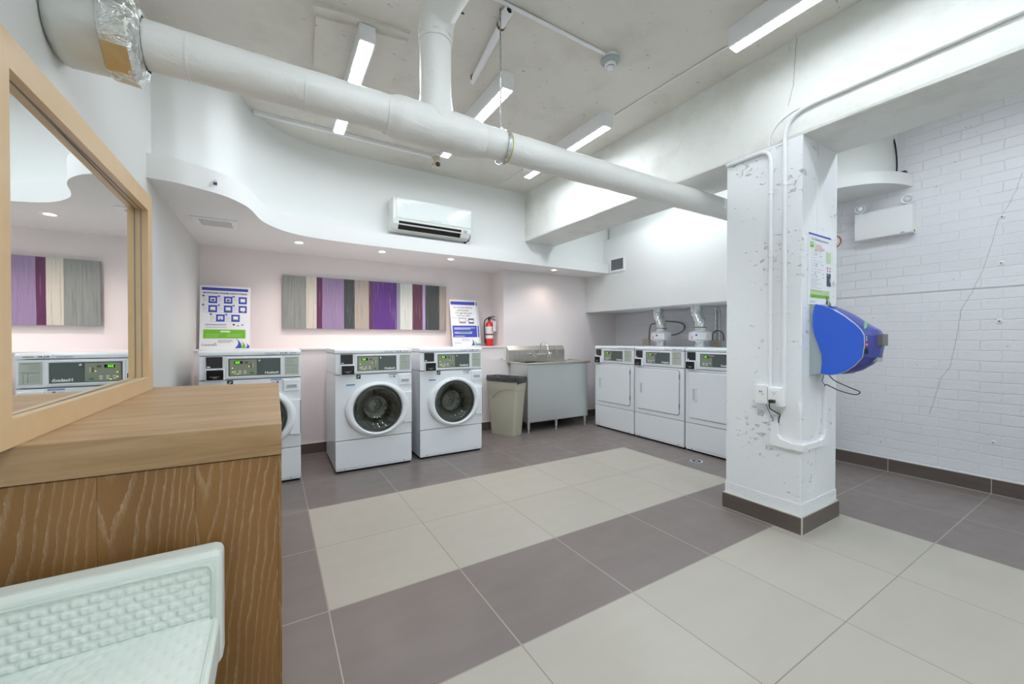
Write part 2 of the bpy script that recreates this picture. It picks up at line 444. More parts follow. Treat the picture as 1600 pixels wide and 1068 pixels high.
def artmat():
    t = NT('striped_painting')
    tc = t.n('ShaderNodeTexCoord'); sp = t.n('ShaderNodeSeparateXYZ'); t.l(tc.outputs['Object'], sp.inputs[0])
    st = [0.0,.128,.186,.228,.36,.43,.527,.552,.722,.752,.833,.892,.912,.972][:]
    px = [68,275,365,420,612,705,837,868,1080,1115,1225,1312,1338,1465,1527]
    def xw(p):
        a = math.atan((430 + p / 5.714 - 800) / 618) + 0.5429
        return math.tan(a) * 5.0
    xs = [xw(p) for p in px]; L0, L1 = xs[0], xs[-1]
    cols = [srgb(139,144,142), srgb(205,201,190), srgb(92,38,82), srgb(148,128,166), srgb(62,66,68), srgb(168,160,150),
            srgb(88,48,82), srgb(88,46,128), srgb(148,148,168), srgb(206,212,208), srgb(94,54,76), srgb(172,156,198), srgb(68,73,74), srgb(164,158,150)]
    X = t.math('DIVIDE', sp.outputs['X'], L1 - L0)
    wig = t.noise(t.obj(scale=(1, 1, .8)), 4, 3)
    X = t.math('ADD', X, t.math('MULTIPLY', t.math('SUBTRACT', wig, .5), .004))
    col = t.ramp(X, [((a - L0) / (L1 - L0), c) for a, c in zip(xs, cols)], 'CONSTANT')
    s1 = t.noise(t.obj(scale=(34, 1, 1.1)), 2.2, 6, .6, .25)
    dark = t.ramp(s1, [(.54, (0, 0, 0, 1)), (.63, (1, 1, 1, 1))])
    lite = t.ramp(s1, [(.33, (1, 1, 1, 1)), (.42, (0, 0, 0, 1))])
    col = t.mix(t.math('MULTIPLY', dark, .45), col, t.mix(.6, col, srgb(48, 52, 66)))
    col = t.mix(t.math('MULTIPLY', lite, .35), col, t.mix(.5, col, srgb(225, 220, 225)))
    t.set(col=col, rough=.35, spec=.5, nrm=t.bump(s1, .25, .004)); return t.m, L0, L1
M_ART, ART0, ART1 = artmat()
M_CANVAS = plain('grey_panel_edge', srgb(135, 132, 128), .6)

M_POSTER = plain('white_poster_board', srgb(240, 242, 246), .45)
M_PBLUE = plain('poster_blue', srgb(66, 78, 186), .5)
M_PGREEN = plain('poster_green', srgb(118, 190, 40), .5)
M_PGREY = plain('poster_grey_text', srgb(150, 154, 165), .5)
M_PNAVY = plain('poster_navy_text', srgb(66, 72, 120), .5)
M_PLGREEN = plain('poster_pale_green', srgb(196, 218, 170), .5)
M_PRED = plain('poster_red', srgb(214, 110, 104), .5)
M_RED = plain('extinguisher_red', srgb(214, 38, 36), .25, coat=.4)
M_LABEL = plain('paper_label', srgb(228, 230, 228), .5)
M_BIN = plain('beige_bin_plastic', srgb(186, 183, 164), .45, bump=.05)
def bagmat():
    t = NT('black_bin_liner'); n = t.noise(t.obj(scale=(1, 1, .6)), 26, 5, .6, 1.5)
    t.set(col=srgb(46, 49, 54), rough=.25, nrm=t.bump(n, .7, .02), spec=.8); return t.m
M_BAG = bagmat()
M_VINYL = plain('mint_white_vinyl', srgb(230, 237, 230), .36, bump=.08, bsc=160, var=.01)
M_VINYLP = plain('mint_white_piping', srgb(214, 226, 216), .32, var=.01)
M_BRASS = plain('brass_leg', srgb(190, 160, 110), .3, metal=1)
M_DBLUE = plain('dispenser_blue', srgb(52, 104, 224), .22, coat=.3)
M_DNAVY = plain('dispenser_dark_blue', srgb(66, 76, 158), .35)
M_DGREY = plain('dispenser_grey', srgb(168, 180, 182), .4)
M_DEDGE = plain('silver_trim', srgb(190, 194, 200), .3, metal=.4)
M_MINT = plain('mint_label', srgb(150, 214, 176), .5)
M_CBLUE = plain('blue_cable', srgb(50, 84, 160), .4)
M_CBLACK = plain('black_cable', srgb(28, 28, 30), .4)
M_CGREY = plain('grey_cable', srgb(105, 107, 108), .4)
M_PAINTED = plain('white_painted_metal', srgb(240, 242, 244), .38, bump=.1, bsc=40)
M_BOXW = plain('white_cover_plate', srgb(243, 244, 245), .35)
M_LENS = plain('grey_lamp_lens', srgb(196, 198, 208), .15, metal=.4)
M_CREAM = plain('cream_plastic', srgb(214, 204, 184), .45)
M_BLUEDARK = plain('dark_lens', srgb(70, 70, 78), .25)
M_ACW = plain('glossy_air_conditioner_white', srgb(236, 242, 240), .09, spec=.6, coat=.6, var=0)
M_ACS = plain('satin_air_conditioner_white', srgb(232, 235, 230), .4, var=0)
M_RUST = plain('rusty_bracket', srgb(120, 78, 56), .8)
M_GREYG = plain('vent_grey', srgb(128, 134, 138), .5)
M_YELLOW = plain('yellow_insulation', srgb(190, 176, 70), .8)
M_REDPAINT = plain('red_ring_paint', srgb(186, 96, 88), .5)
M_TUBE = emis('lit_diffuser', TUBE_COLOR + (1,), TUBE_STRENGTH)
M_TUBE_DIM = emis('lit_diffuser_dim', TUBE_COLOR + (1,), TUBE_STRENGTH * .55)
M_DOWN = emis('lit_downlight', (1, .95, .88, 1), 9.0)

ZC = 3.09     # ceiling
XL, XR = -0.636, 4.83
YF, YB = -2.3, 5.05
# ================================================================ STRUCTURE
b = MB(); b.box(XL - .1, XR + .1, YF - .1, YB + .1, -.1, 0); struct('floor', b, M_FLOOR)
b = MB(); b.box(XL - .1, XR + .1, YF - .1, YB + .1, ZC, ZC + .1); struct('ceiling', b, M_CEIL)
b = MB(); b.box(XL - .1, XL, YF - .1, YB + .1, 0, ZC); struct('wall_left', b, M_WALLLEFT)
b = MB(); b.box(XR, XR + .1, YF - .1, YB + .1, 0, 1.618); b.box(XR - .006, XR + .1, YF - .1, YB + .1, 1.622, ZC); b.box(XR + .004, XR + .09, YF - .1, YB + .1, 1.61, 1.63)
struct('wall_right', b, M_BRICK)
b = MB(); b.box(XL, XR, YF - .1, YF, 0, ZC); struct('wall_front', b, M_WALL)
# back wall: lower wall, niche, sink wall
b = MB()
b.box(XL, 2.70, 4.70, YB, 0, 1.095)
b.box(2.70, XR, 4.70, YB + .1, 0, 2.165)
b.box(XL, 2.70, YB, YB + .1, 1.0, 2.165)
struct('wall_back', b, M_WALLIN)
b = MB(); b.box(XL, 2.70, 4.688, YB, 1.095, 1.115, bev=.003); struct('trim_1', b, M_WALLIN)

# wavy soffit
front = [(-.636, 3.112), (-.51, 3.122), (-.41, 3.165), (-.30, 3.228), (-.228, 3.304), (-.165, 3.413), (-.128, 3.53), (-.10, 3.68), (-.058, 3.82), (.014, 3.94), (.10, 4.04), (.22, 4.115), (.38, 4.165), (.6, 4.19), (.9, 4.205), (1.5, 4.205), (4.18, 4.205)]
fc = [(p.x, p.y) for p in catmull([(x, y, 0) for x, y in front], 5)]
def offset(P, d):
    out = []
    for i, (x, y) in enumerate(P):
        a = P[max(i - 1, 0)]; c = P[min(i + 1, len(P) - 1)]
        t = Vector((c[0] - a[0], c[1] - a[1])).normalized(); n = Vector((-t.y, t.x))
        out.append((x + n.x * d, y + n.y * d))
    return out
wc = offset(fc, .115); wc[0] = (XL, wc[0][1]); wc[-1] = (4.30, wc[-1][1])
def strip(mb, P, z0, z1, m=0):
    mb.loft([[(x, y, z0) for x, y in P], [(x, y, z1) for x, y in P]], m, closed=False)
def slab_from(mb, front_pts, back_pts, z0, z1, m=0):
    # closed body between two polylines of equal length
    A0 = [(x, y, z0) for x, y in front_pts]; A1 = [(x, y, z1) for x, y in front_pts]
    B0 = [(x, y, z0) for x, y in back_pts]; B1 = [(x, y, z1) for x, y in back_pts]
    n = len(A0); V = [[mb.bm.verts.new(p) for p in L] for L in (A0, A1, B1, B0)]
    for k in range(4):
        a, c = V[k], V[(k + 1) % 4]
        for i in range(n - 1):
            f = mb.bm.faces.new((a[i], a[i + 1], c[i + 1], c[i])); f.material_index = m; f.smooth = k in (0, 2)
    for e in (0, n - 1):
        f = mb.bm.faces.new([V[k][e] for k in range(4)]); f.material_index = m
b = MB()
backp = [(min(max(x, XL), 4.83), YB) for x, y in fc]
slab_from(b, fc, backp, 2.165, 2.31)
soff = struct('ceiling_soffit', b, M_SOFFIT)
b = MB(); slab_from(b, wc, [(x, YB) for x, y in wc], 2.31, ZC)
struct('wall_back_upper', b, M_WALL)

# bulkhead over the dryers and its rounded shelf
b = MB(); b.box(4.18, XR, 1.9, 4.70, 1.622, 2.645, bev=.004); struct('wall_bulkhead', b, M_SOFFIT)
sc = catmull([(4.18, 4.30, 0), (4.18, 2.6, 0), (4.19, 1.95, 0), (4.235, 1.70, 0), (4.302, 1.533, 0), (4.37, 1.406, 0), (4.458, 1.303, 0), (4.619, 1.215, 0), (4.773, 1.175, 0), (4.83, 1.165, 0)], 5)
sf = [(p.x, p.y) for p in sc]
b = MB(); slab_from(b, sf, [(XR, y) for x, y in sf], 2.555, 2.66); struct('trim_2', b, M_SOFFIT)
uf = offset(sf, .1); uf[-1] = (XR, uf[-1][1])
b = MB(); slab_from(b, [(min(x, XR), y) for x, y in uf], [(XR + .002, y) for x, y in uf], 2.66, ZC); struct('wall_right_upper', b, M_WALL)

# beam and column
BX0, BX1, BZ = 2.80, 3.30, 2.475
b = MB()
ys = [YF + i * (4.32 - YF) / 160 for i in range(161)]
def rag(y, k): return .006 * noise.noise(Vector((y * 3, k, 0))) + .003 * noise.noise(Vector((y * 14, k, 5)))
rings = []
for y in ys:
    e0 = rag(y, 1); e1 = rag(y, 9)
    rings.append([(BX0, y, ZC), (BX0, y, BZ + .02), (BX0 + .004, y, BZ + .004 + e0), (BX0 + .012, y, BZ), (BX1 - .012, y, BZ), (BX1 + e1, y, BZ + .006), (BX1, y, BZ + .02), (BX1, y, ZC)])
b.loft(rings, 0, True, True, True, smooth=False)
struct('ceiling_beam', b, M_BEAM)
CY0, CY1 = 1.171, 1.645
b = MB()
zs = [i * BZ / 90 for i in range(91)]
rings = []
for z in zs:
    chip = .016 * max(0, 1 - abs(z - .815) / .045) + .004 * max(0, noise.noise(Vector((z * 12, 3, 1)))) 
    c2 = .003 + .003 * max(0, noise.noise(Vector((z * 15, 7, 1))))
    rings.append([(BX0, CY0 + .004 + chip, z), (BX0 + .004 + chip * .8, CY0, z), (BX1 - c2, CY0, z), (BX1, CY0 + c2, z), (BX1, CY1 - .004, z), (BX1 - .004, CY1, z), (BX0 + c2, CY1, z), (BX0, CY1 - c2, z)])
b.loft(rings, 0, True, True, True, smooth=False)
# thicker plinth of old paint at the foot and the faint form board joint
b.box(BX0 - .003, BX1 + .003, CY0 - .003, CY1 + .003, .09, .185)
b.box(3.00, 3.004, CY0 - .0025, CY0 + .01, .18, BZ)
struct('wall_column', b, M_COLUMN)
# skirting of the column, with pale grout in the corners
b = MB(); z = .105
b.box(BX0 - .016, BX1 + .016, CY0 - .016, CY1 + .016, 0, z, 0)
b.box(BX0 - .014, BX1 + .014, CY0 - .014, CY1 + .014, z, z + .006, 1)
b.box(BX0 - .0175, BX0 - .010, CY0 - .0175, CY0 - .010, 0, z + .001, 1)
b.box(BX0 - .0185, BX1 + .0185, CY0 - .0185, CY1 + .0185, 0, .002, 1)
struct('baseboard_column', b, [M_BASE, M_GROUT])
b = MB()
b.box(XL, XR, 4.688, 4.70, 0, .105, 0); b.box(XL, XR, 4.686, 4.70, .105, .108, 1)
for x in (.55, 1.2, 2.45, 3.05): b.box(x, x + .003, 4.687, 4.69, 0, .105, 1)
struct('baseboard_back', b, [M_BASE, M_GROUT])
b = MB()
b.box(XR - .013, XR, YF, 1.95, 0, .115, 0); b.box(XR - .011, XR, YF, 1.95, .115, .119, 1); b.box(XR - .016, XR - .01, YF, 1.95, 0, .003, 1)
for k in range(3, 9): b.box(XR - .0145, XR - .012, TY0 - TYS * k - .002, TY0 - TYS * k + .002, 0, .115, 1)
struct('baseboard_right', b, [M_BASE, M_GROUT])
b = MB(); b.box(XL, XL + .012, YF, 1.4, 0, .105, 0); b.box(XL, XL + .012, 2.95, 4.688, 0, .105, 0); struct('baseboard_left', b, [M_BASE, M_GROUT])

# ================================================================ CEILING LAMPS
def lamp_parts(t, L, W, z_top, z_lens, stem, mt=None):
    b = MB(); b.box(-W / 2, W / 2, 0, L, .0, z_top - z_lens, bev=.002); b.build('housing', M_PAINTED, t)
    b = MB(); b.box(-W / 2 + .012, W / 2 - .012, .012, L - .004, -.002, .002); b.build('diffuser', mt or M_TUBE, t)
    if stem:
        for y in (.05, L - .1):
            b = MB(); b.cyl((0, y, z_top - z_lens), (0, y, ZC - z_lens - .004), .007, 8); b.cyl((0, y, ZC - z_lens - .006), (0, y, ZC - z_lens), .018, 12)
            b.build('stem', M_CGREY, t)
LAMPS = [
 ((.483, 2.45), 1, 'suspended strip lamp over the pipe, leftmost and hung below a ceiling patch'),
 ((1.42, 2.40), 0, 'lit strip lamp on the ceiling behind the threaded hanger rod'),
 ((2.375, 2.40), 0, 'lit strip lamp on the ceiling beside the beam, crossed by the white pipe'),
 ((2.40, .16), 0, 'lit strip lamp nearest the camera, above the beam at the top right edge'),
 ((.48, -.10), 0, 'unseen strip lamp added for fill light over the counter, behind the viewer'),  # out-of-view lamps over the near floor, added for fill light
 ((1.42, -.10), 0, 'unseen strip lamp added for fill light in the middle row over the near floor'),
 ((.48, -2.1), 0, 'unseen strip lamp added for fill light at the near end of the left row, by the entrance wall'),  # near end row, unseen and added to raise the fill light
 ((1.42, -2.1), 0, 'unseen strip lamp added for fill light at the near end of the middle row, by the entrance wall'),
 ((2.40, -2.1), 0, 'unseen strip lamp added for fill light at the near end of the row beside the beam'),
 ((3.72, .0), 0, 'strip lamp on the far side of the beam, close to the column'),
 ((3.72, 2.35), 0, 'strip lamp behind the beam, in front of the bulkhead over the dryers'),
 ((3.72, -2.1), 0, 'unseen strip lamp added for fill light beyond the beam at the near end of the brick wall'),  # also unseen, added to the near end row for fill
]
for (x, y), stem, lab in LAMPS:
    t = thing('ceiling_lamp', lab, 'lamp', (x, y, 2.968), 0, 'strip lamps on the ceiling')
    lamp_parts(t, 1.22, .094, 3.065 if stem else ZC, 2.968, stem, M_TUBE_DIM if (x, y) == (2.40, .16) else None)

# recessed downlights in the soffit
DL = [((.222, 4.43), 'small lit recessed downlight in the soffit, leftmost of the four'),
      ((1.02, 4.43), 'small lit recessed downlight in the soffit below the air conditioner left end'),
      ((1.815, 4.42), 'small lit recessed downlight in the soffit right of the air conditioner'),
      ((3.32, 4.38), 'small lit recessed downlight in the soffit above the steel sink')]
for (x, y), lab in DL:
    t = thing('recessed_downlight', lab, 'downlight', (x, y, 2.165), 0, 'recessed downlights in the soffit')
    b = MB(); b.lathe([(.032, -.002), (.05, -.006), (.058, -.001), (.058, .0)], seg=32); b.build('trim_ring', M_PAINTED, t)
    b = MB(); b.lathe([(.001, -.0035), (.032, -.0035)], seg=24); b.build('bulb', M_DOWN, t)
    ld = bpy.data.lights.new('downlight_beam', 'SPOT'); ld.energy = SPOT_POWER * (.38 if x > 3 else 1); ld.color = SPOT_COLOR; ld.spot_size = 2.5; ld.spot_blend = .8; ld.shadow_soft_size = .03
    lo = bpy.data.objects.new('downlight_beam', ld); COL.objects.link(lo); lo.parent = t; lo.location = (0, 0, -.02)

# ================================================================ PIPEWORK
PY, PZ = 1.97, 2.305
def lin(a, b, n): return [a + (b - a) * i / (n - 1) for i in range(n)]
t = thing('insulated_pipe', 'thick white canvas wrapped pipe crossing the room under the ceiling, with a branch', 'pipe', (XL, PY, PZ))
def loc(p): return (p[0] - XL, p[1] - PY, p[2] - PZ)
b = MB(); b.tube([loc((x, PY, PZ + .005 * (x + .6))) for x in lin(-.40, .50, 40)], .083, 28, wob=.003)
b.tube([loc((x, PY, PZ + .005 * (x + .6))) for x in lin(.965, 4.17, 90)], .083, 28, wob=.0025)
for x in (-.28, .12): b.tube([loc((x, PY, PZ)), loc((x + .006, PY, PZ))], .0855, 28)
b.build('pipe_run', M_WRAP, t)
b = MB()
b.tube([loc((x, PY, PZ)) for x in lin(.47, .99, 22)], [.086, .09, .099] + [.101] * 15 + [.1, .096, .09, .086], 28, wob=.005)
b.tube([loc((.725, PY, z)) for z in lin(PZ, PZ + .16, 8)], [.090, .097, .099, .098, .093, .088, .084, .082], 28, wob=.003)
b.tube([loc((.725, PY, z)) for z in lin(PZ + .05, 2.80, 20)], .08, 28, wob=.002)
b.build('tee_branch', M_WRAP, t)
b = MB()
el = catmull([(.725, PY, 2.74), (.725, PY - .005, 2.80), (.728, PY - .05, 2.865), (.735, PY - .13, 2.885), (.74, PY - .3, 2.89), (.75, .9, 2.89), (.75, -.6, 2.89), (.75, YF + .01, 2.89)], 6)
b.tube([loc(p) for p in el], .086, 28, wob=.003)
b.build('branch_elbow', M_WRAP, t)
b = MB(); b.tube([loc((.725, PY, z)) for z in (2.757, 2.763, 2.772)], [.081, .0865, .084], 28); b.build('elbow_tape', M_FOIL, t)
b = MB()
pts = lin(-.634, -.47, 14); b.tube([loc((x, PY, PZ)) for x in pts], [.118, .134] + [.138] * 12, 40, wob=.006); b.build('insulation_jacket', M_WRAPFOIL, t)
b = MB()
P = lin(-.50, -.40, 16); R = [.143] + [.149] * 11 + [.142, .130, .112, .088]
b.tube([loc((x, PY, PZ)) for x in P], R, 48, wob=.012, caps=False)
for f in b.bm.faces:
    c = f.calc_center_median()
    if c.z < -.088 and c.x < .212 and c.z > -.142: f.material_index = 1
b.build('foil_tape_end', [M_FOIL, M_GOLD], t)

t = thing('threaded_rod_hanger', 'threaded steel rod with a ring clamp holding the white pipe', 'hanger', (1.115, PY, PZ))
b = MB(); b.cyl((0, 0, .10), (-.004, 0, ZC - PZ), .0045, 8)
b.build('rod', M_GALV, t)
b = MB()
ring = [(.0, .0905 * math.sin(a), .0905 * math.cos(a)) for a in lin(-PI, PI, 33)]
b.tube([(.012, 0, .0)] if 0 else [(x + .012, y, z) for x, y, z in ring], .004, 6)
b.loft([[(.004, .0885 * math.sin(a), .0885 * math.cos(a)) for a in lin(0, 2 * PI, 41)[:-1]], [(.004, .0915 * math.sin(a), .0915 * math.cos(a)) for a in lin(0, 2 * PI, 41)[:-1]], [(.026, .0915 * math.sin(a), .0915 * math.cos(a)) for a in lin(0, 2 * PI, 41)[:-1]], [(.026, .0885 * math.sin(a), .0885 * math.cos(a)) for a in lin(0, 2 * PI, 41)[:-1]]])
b.box(-.004, .028, -.014, .014, .09, .104); b.lathe([(.009, .104), (.009, .114)], seg=6, cap1=True, cap0=True)
b.build('clamp_band', M_GALV, t)
b = MB(); b.tube([(.030, .0875 * math.sin(a), .0875 * math.cos(a)) for a in lin(-2.9, -.6, 16)], .004, 6); b.build('insulation_edge', M_YELLOW, t)

t = thing('capped_sprinkler_pipe', 'short white capped pipe hanging under the ceiling on rusty clips', 'pipe', (1.139, 1.929, 3.055))
b = MB(); b.cyl((0, 0, 0), (.085, .64, -.01), .022, 16, caps=True)
b.lathe([(.016, -.012), (.027, -.012), (.028, .03), (.022, .032)], axis='Y', seg=20, cap0=False)
b.build('pipe', M_PAINTED, t)
b = MB(); b.lathe([(.001, -.006), (.017, -.006)], axis='Y', seg=20); b.build('open_end', M_DARK, t)
for k, yy in ((.014, .10), (.08, .60)):
    b = MB(); b.lathe([(.0215, yy), (.026, yy + .003), (.026, yy + .014), (.0215, yy + .017)], org=(k, 0, -.002), axis='Y', seg=18); b.build('clip', M_RUST, t)
    b = MB(); b.cyl((k, yy + .01, .02), (k, yy + .01, .035), .004, 6); b.build('hanger_wire', M_CGREY, t)

t = thing('smoke_detector', 'round white smoke detector on the ceiling at the end of a conduit', 'detector', (1.925, 1.925, ZC))
b = MB(); b.lathe([(.052, 0), (.052, -.022), (.05, -.024)], cap1=True); b.build('mounting_box', M_PAINTED, t)
b = MB(); b.lathe([(.05, -.024), (.062, -.026), (.062, -.036), (.045, -.05), (.04, -.052)], cap1=True); b.build('base', M_DGREY, t)
b = MB(); b.lathe([(.036, -.05), (.038, -.056), (.036, -.066), (.026, -.07), (.026, -.074), (.022, -.082), (.012, -.085)], cap1=True); b.build('sensor', M_PAINTED, t)
b = MB(); b.lathe([(.027, -.069), (.0275, -.0695), (.0275, -.073), (.027, -.0735)]); b.build('vent_slot', M_GREYG, t)
def conduit(name, pts, r, label, cat='conduit', mat=None, straps=()):
    b = MB(); b.tube(pts, r, 10)
    for p0, p1, rr in straps: b.tube([p0, p1], rr, 10)
    o = b.build(name, mat or M_PAINTED, origin=pts[0]); tag(o, label, cat); return o
conduit('ceiling_conduit', [(.78, 1.915, ZC - .012), (1.87, 1.915, ZC - .012)], .011, 'thin white conduit on the ceiling running to the smoke detector')
conduit('ceiling_conduit', [(2.50, 1.385, ZC - .007), (2.455, 2.395, ZC - .007)], .006, 'thin white conduit on the ceiling joining the two lamps beside the beam', straps=[((2.482, 1.8, ZC - .007), (2.481, 1.82, ZC - .007), .0085)])
conduit('ceiling_conduit', [(2.37, 3.64, ZC - .006), (2.37, 4.315, ZC - .006)], .005, 'short thin conduit on the ceiling between the far lamp and back wall')
b = MB(); b.box(-.135, 1.39, 3.875, 3.905, ZC - .03, ZC, bev=.002); o = b.build('ceiling_raceway', M_PAINTED, origin=(0, 3.89, ZC - .03)); tag(o, 'white boxed cable raceway on the ceiling leading to the motion sensor', 'raceway')

t = thing('motion_sensor', 'cream ball headed motion sensor hanging from the ceiling above the air conditioner', 'sensor', (1.425, 3.86, ZC))
b = MB(); b.lathe([(.042, 0), (.042, -.028), (.038, -.032)], cap1=True); b.build('junction_box', M_PAINTED, t)
b = MB(); b.lathe([(.04, -.03), (.043, -.04), (.03, -.055), (.016, -.06), (.014, -.085)], cap1=True); b.build('neck', M_CREAM, t)
b = MB(); b.tube([(0, .04, -.115), (0, -.0, -.115), (0, -.05, -.118)], [.026, .036, .033], 20)
b.tube([(-.035, .0, -.11), (.0, 0, -.125), (.01, 0, -.155)], [.026, .03, .01], 16); b.build('sensor_head', M_CREAM, t)
b = MB(); b.tube([(0, -.05, -.118), (0, -.054, -.118)], .024, 20); b.build('lens', M_BLUEDARK, t)

# ceiling patch
b = MB(); b.prism([(.215, 2.53), (.47, 2.49), (.72, 2.45), (.735, 2.93), (.49, 2.99), (.24, 3.0)], 'Z', ZC - .034, ZC + .001)
b.prism([(.20, 2.47), (.34, 2.44), (.72, 2.40), (.73, 2.50), (.45, 2.53), (.21, 2.56)], 'Z', ZC - .02, ZC + .001)
o = b.build('ceiling_patch', M_CEIL, origin=(.47, 2.7, ZC)); tag(o, 'raised square patch on the ceiling behind the leftmost strip lamp', 'patch')
b = MB(); b.cyl((.925, 2.10, ZC), (.925, 2.10, ZC - .012), .009, 8); b.box(.905, .945, 2.097, 2.103, ZC - .014, ZC - .008)
o = b.build('ceiling_anchor', M_BLACK, origin=(.925, 2.1, ZC)); tag(o, 'small dark metal anchor in the ceiling beside the pipe elbow', 'anchor')

# ================================================================ CONDUITS AND OUTLETS ON THE COLUMN
X0 = BX0
cr = .0125; cx = X0 - cr
c1 = catmull([(cx, 1.272, .905), (cx, 1.272, 2.40), (cx, 1.268, 2.52), (cx, 1.20, 2.605), (cx, 1.10, 2.63)], 8)
pts = [(cx, 1.262, .905), (cx, 1.262, 1.6)] + [tuple(p) for p in catmull([(cx, 1.262, 2.38), (cx, 1.262, 2.50), (cx, 1.235, 2.585), (cx, 1.16, 2.625), (cx, 1.05, 2.632)], 8)] + [(cx, .3, 2.636), (cx, YF, 2.64)]
b = MB(); b.tube(pts, cr, 12)
for z in (1.38, 1.55, 2.19): b.tube([(cx, 1.262, z), (cx, 1.262, z + .012)], cr + .0035, 12); b.box(X0 - .003, X0, 1.225, 1.262, z, z + .012)
o = b.build('wall_conduit', M_PAINTED, origin=(cx, 1.262, .905)); tag(o, 'white conduit up the column that bends to run along the beam to the right', 'conduit')
pts = [(cx, 1.345, .905), (cx, 1.345, 1.6)] + [tuple(p) for p in catmull([(cx, 1.345, 2.27), (cx, 1.345, 2.37), (cx, 1.36, 2.425), (cx, 1.40, 2.45), (cx, 1.46, 2.452)], 8)] + [(cx, 1.64, 2.452)]
b = MB(); b.tube(pts, cr, 12)
for z in (1.38, 1.75, 2.16): b.tube([(cx, 1.345, z), (cx, 1.345, z + .012)], cr + .0035, 12); b.box(X0 - .003, X0, 1.308, 1.345, z, z + .012)
o = b.build('wall_conduit', M_PAINTED, origin=(cx, 1.345, .905)); tag(o, 'white conduit up the column that bends left below the beam', 'conduit')
pts = [tuple(p) for p in catmull([(X0 - .004, 1.36, 2.475), (X0 - .004, 1.355, 2.53), (X0 - .004, 1.31, 2.60), (X0 - .004, 1.22, 2.64), (X0 - .004, 1.1, 2.645)], 8)]
conduit('surface_cable', pts, .004, 'thin painted cable curving up the beam beside the larger conduit bend', 'cable')

t = thing('junction_box', 'white blank cover plate box on the column with small pen marks', 'electrical box', (X0, 1.385, .79))
b = MB(); b.box(-.042, 0, -.038, .038, 0, .12, bev=.006); b.build('box', M_BOXW, t)
b = MB(); b.box(-.045, -.041, -.039, .039, 0, .12, bev=.0015)
for z in (.014, .106): b.tube([(-.047, 0, z), (-.044, 0, z)], .003, 8)
b.build('cover_plate', M_BOXW, t)
b = MB()
for dy in (.008, -.004):
    b.tube([(-.0456, dy + .004, .083), (-.0456, dy, .075), (-.0456, dy - .004, .07)], .0014, 5); b.tube([(-.0456, dy - .004, .083), (-.0456, dy, .072)], .0014, 5)
b.box(-.0458, -.045, -.016, -.006, .058, .063, 1); b.build('pen_marks', [M_CBLUE, M_PRED], t)
t = thing('power_outlet', 'white surface mounted power outlet box on the column with a black plug in it', 'outlet', (X0, 1.298, .78))
b = MB(); b.box(-.05, 0, -.045, .045, 0, .125, bev=.007); b.build('box', M_BOXW, t)
b = MB(); b.box(-.054, -.049, -.026, .036, .02, .108, bev=.002)
for z, c in ((.034, 0), (.065, 0), (.092, 0)): b.tube([(-.02, -.0455, z), (-.02, -.047, z)], .006, 10)
b.build('cover_plate', M_BOXW, t)
b = MB()
for dy in (-.003, .009): b.box(-.0546, -.0538, dy, dy + .002, .084, .092)
b.tube([(-.0546, .004, .077), (-.0538, .004, .077)], .0025, 8); b.build('socket_slots', M_DARK, t)
t = thing('black_power_cord', 'black power cord plugged into the outlet and running into the raceway', 'cord', (X0, 1.30, .67))
b = MB(); b.box(-.085, -.056, -.012, .022, .135, .155, bev=.004); b.build('plug', M_BLACK, t)
b = MB(); b.tube([tuple(p) for p in catmull([(-.082, .015, .137), (-.08, .012, .10), (-.06, -.018, .075), (-.045, -.03, .062), (-.03, -.018, .035), (-.012, -.008, .005)], 6)], .0036, 8); b.build('cable', M_CBLACK, t)
conduit('blue_cable', [tuple(p) for p in catmull([(X0 - .02, 1.365, .79), (X0 - .022, 1.35, .75), (X0 - .012, 1.328, .69), (X0 - .01, 1.325, .675)], 5)], .002, 'thin blue cable dropping from the blank box into the white raceway', 'cable', M_CBLUE)
b = MB()
b.box(X0 - .02, X0, 1.295, 1.335, .59, .675, bev=.002)
b.prism([(1.34, .53), (1.34, .60), (1.295, .60), (1.283, .575), (1.262, .566), (1.225, .562), (1.225, .518), (1.33, .525)], 'X', X0 - .024, X0, bev=.001)
b.box(X0 - .02, X0, CY0 + .03, 1.235, .522, .556)
b.prism([(X0 - .024, CY0 - .024), (X0 + .045, CY0 - .024), (X0 + .045, CY0 - .0005), (X0 - .0005, CY0 - .0005), (X0 - .0005, CY0 + .03), (X0 - .024, CY0 + .03)], 'Z', .519, .560)
b.box(X0 + .045, 3.03, CY0 - .02, CY0, .522, .556)
b.prism([(3.02, .519), (3.125, .519), (3.125, .62), (3.085, .62), (3.08, .585), (3.06, .565), (3.02, .560)], 'Y', CY0 - .023, CY0, bev=.001)
b.box(3.088, 3.118, CY0 - .018, CY0, .60, .905, bev=.002)
o = b.build('cable_raceway', M_BOXW, origin=(X0, 1.3, .59)); tag(o, 'white cable raceway wrapping round the column corner below the outlet', 'raceway')

# ================================================================ CARD VALUE DISPENSER
def XP(px, py, v):   # point on the plane x = v seen through a pixel, used only to take shape sizes
    ya, pi_ = .5429, -.0076
    f = Vector((math.sin(ya) * math.cos(pi_), math.cos(ya) * math.cos(pi_), math.sin(pi_))); r = Vector((math.cos(ya), -math.sin(ya), 0)); u = r.cross(f)
    d = f + r * ((px - 800) / 618) - u * ((py - 534) / 618); k = v / d.x
    return (d.y * k, 1.2135 + d.z * k)
t = thing('card_dispenser', 'blue and grey laundry card machine mounted on the column front', 'card machine', (3.0, CY0, .98))
og = Vector((3.0, CY0, .98))
pl = [(215,155),(300,172),(400,215),(500,275),(600,350),(660,410),(690,460),(692,560),(672,680),(600,755),(520,810),(440,840),(350,850),(265,838),(280,740),(275,650),(240,550),(205,460),(185,370),(185,270),(200,190)]
prof = [XP(1240 + a / 6.28, 450 + c / 6.28, 2.9) for a, c in pl]
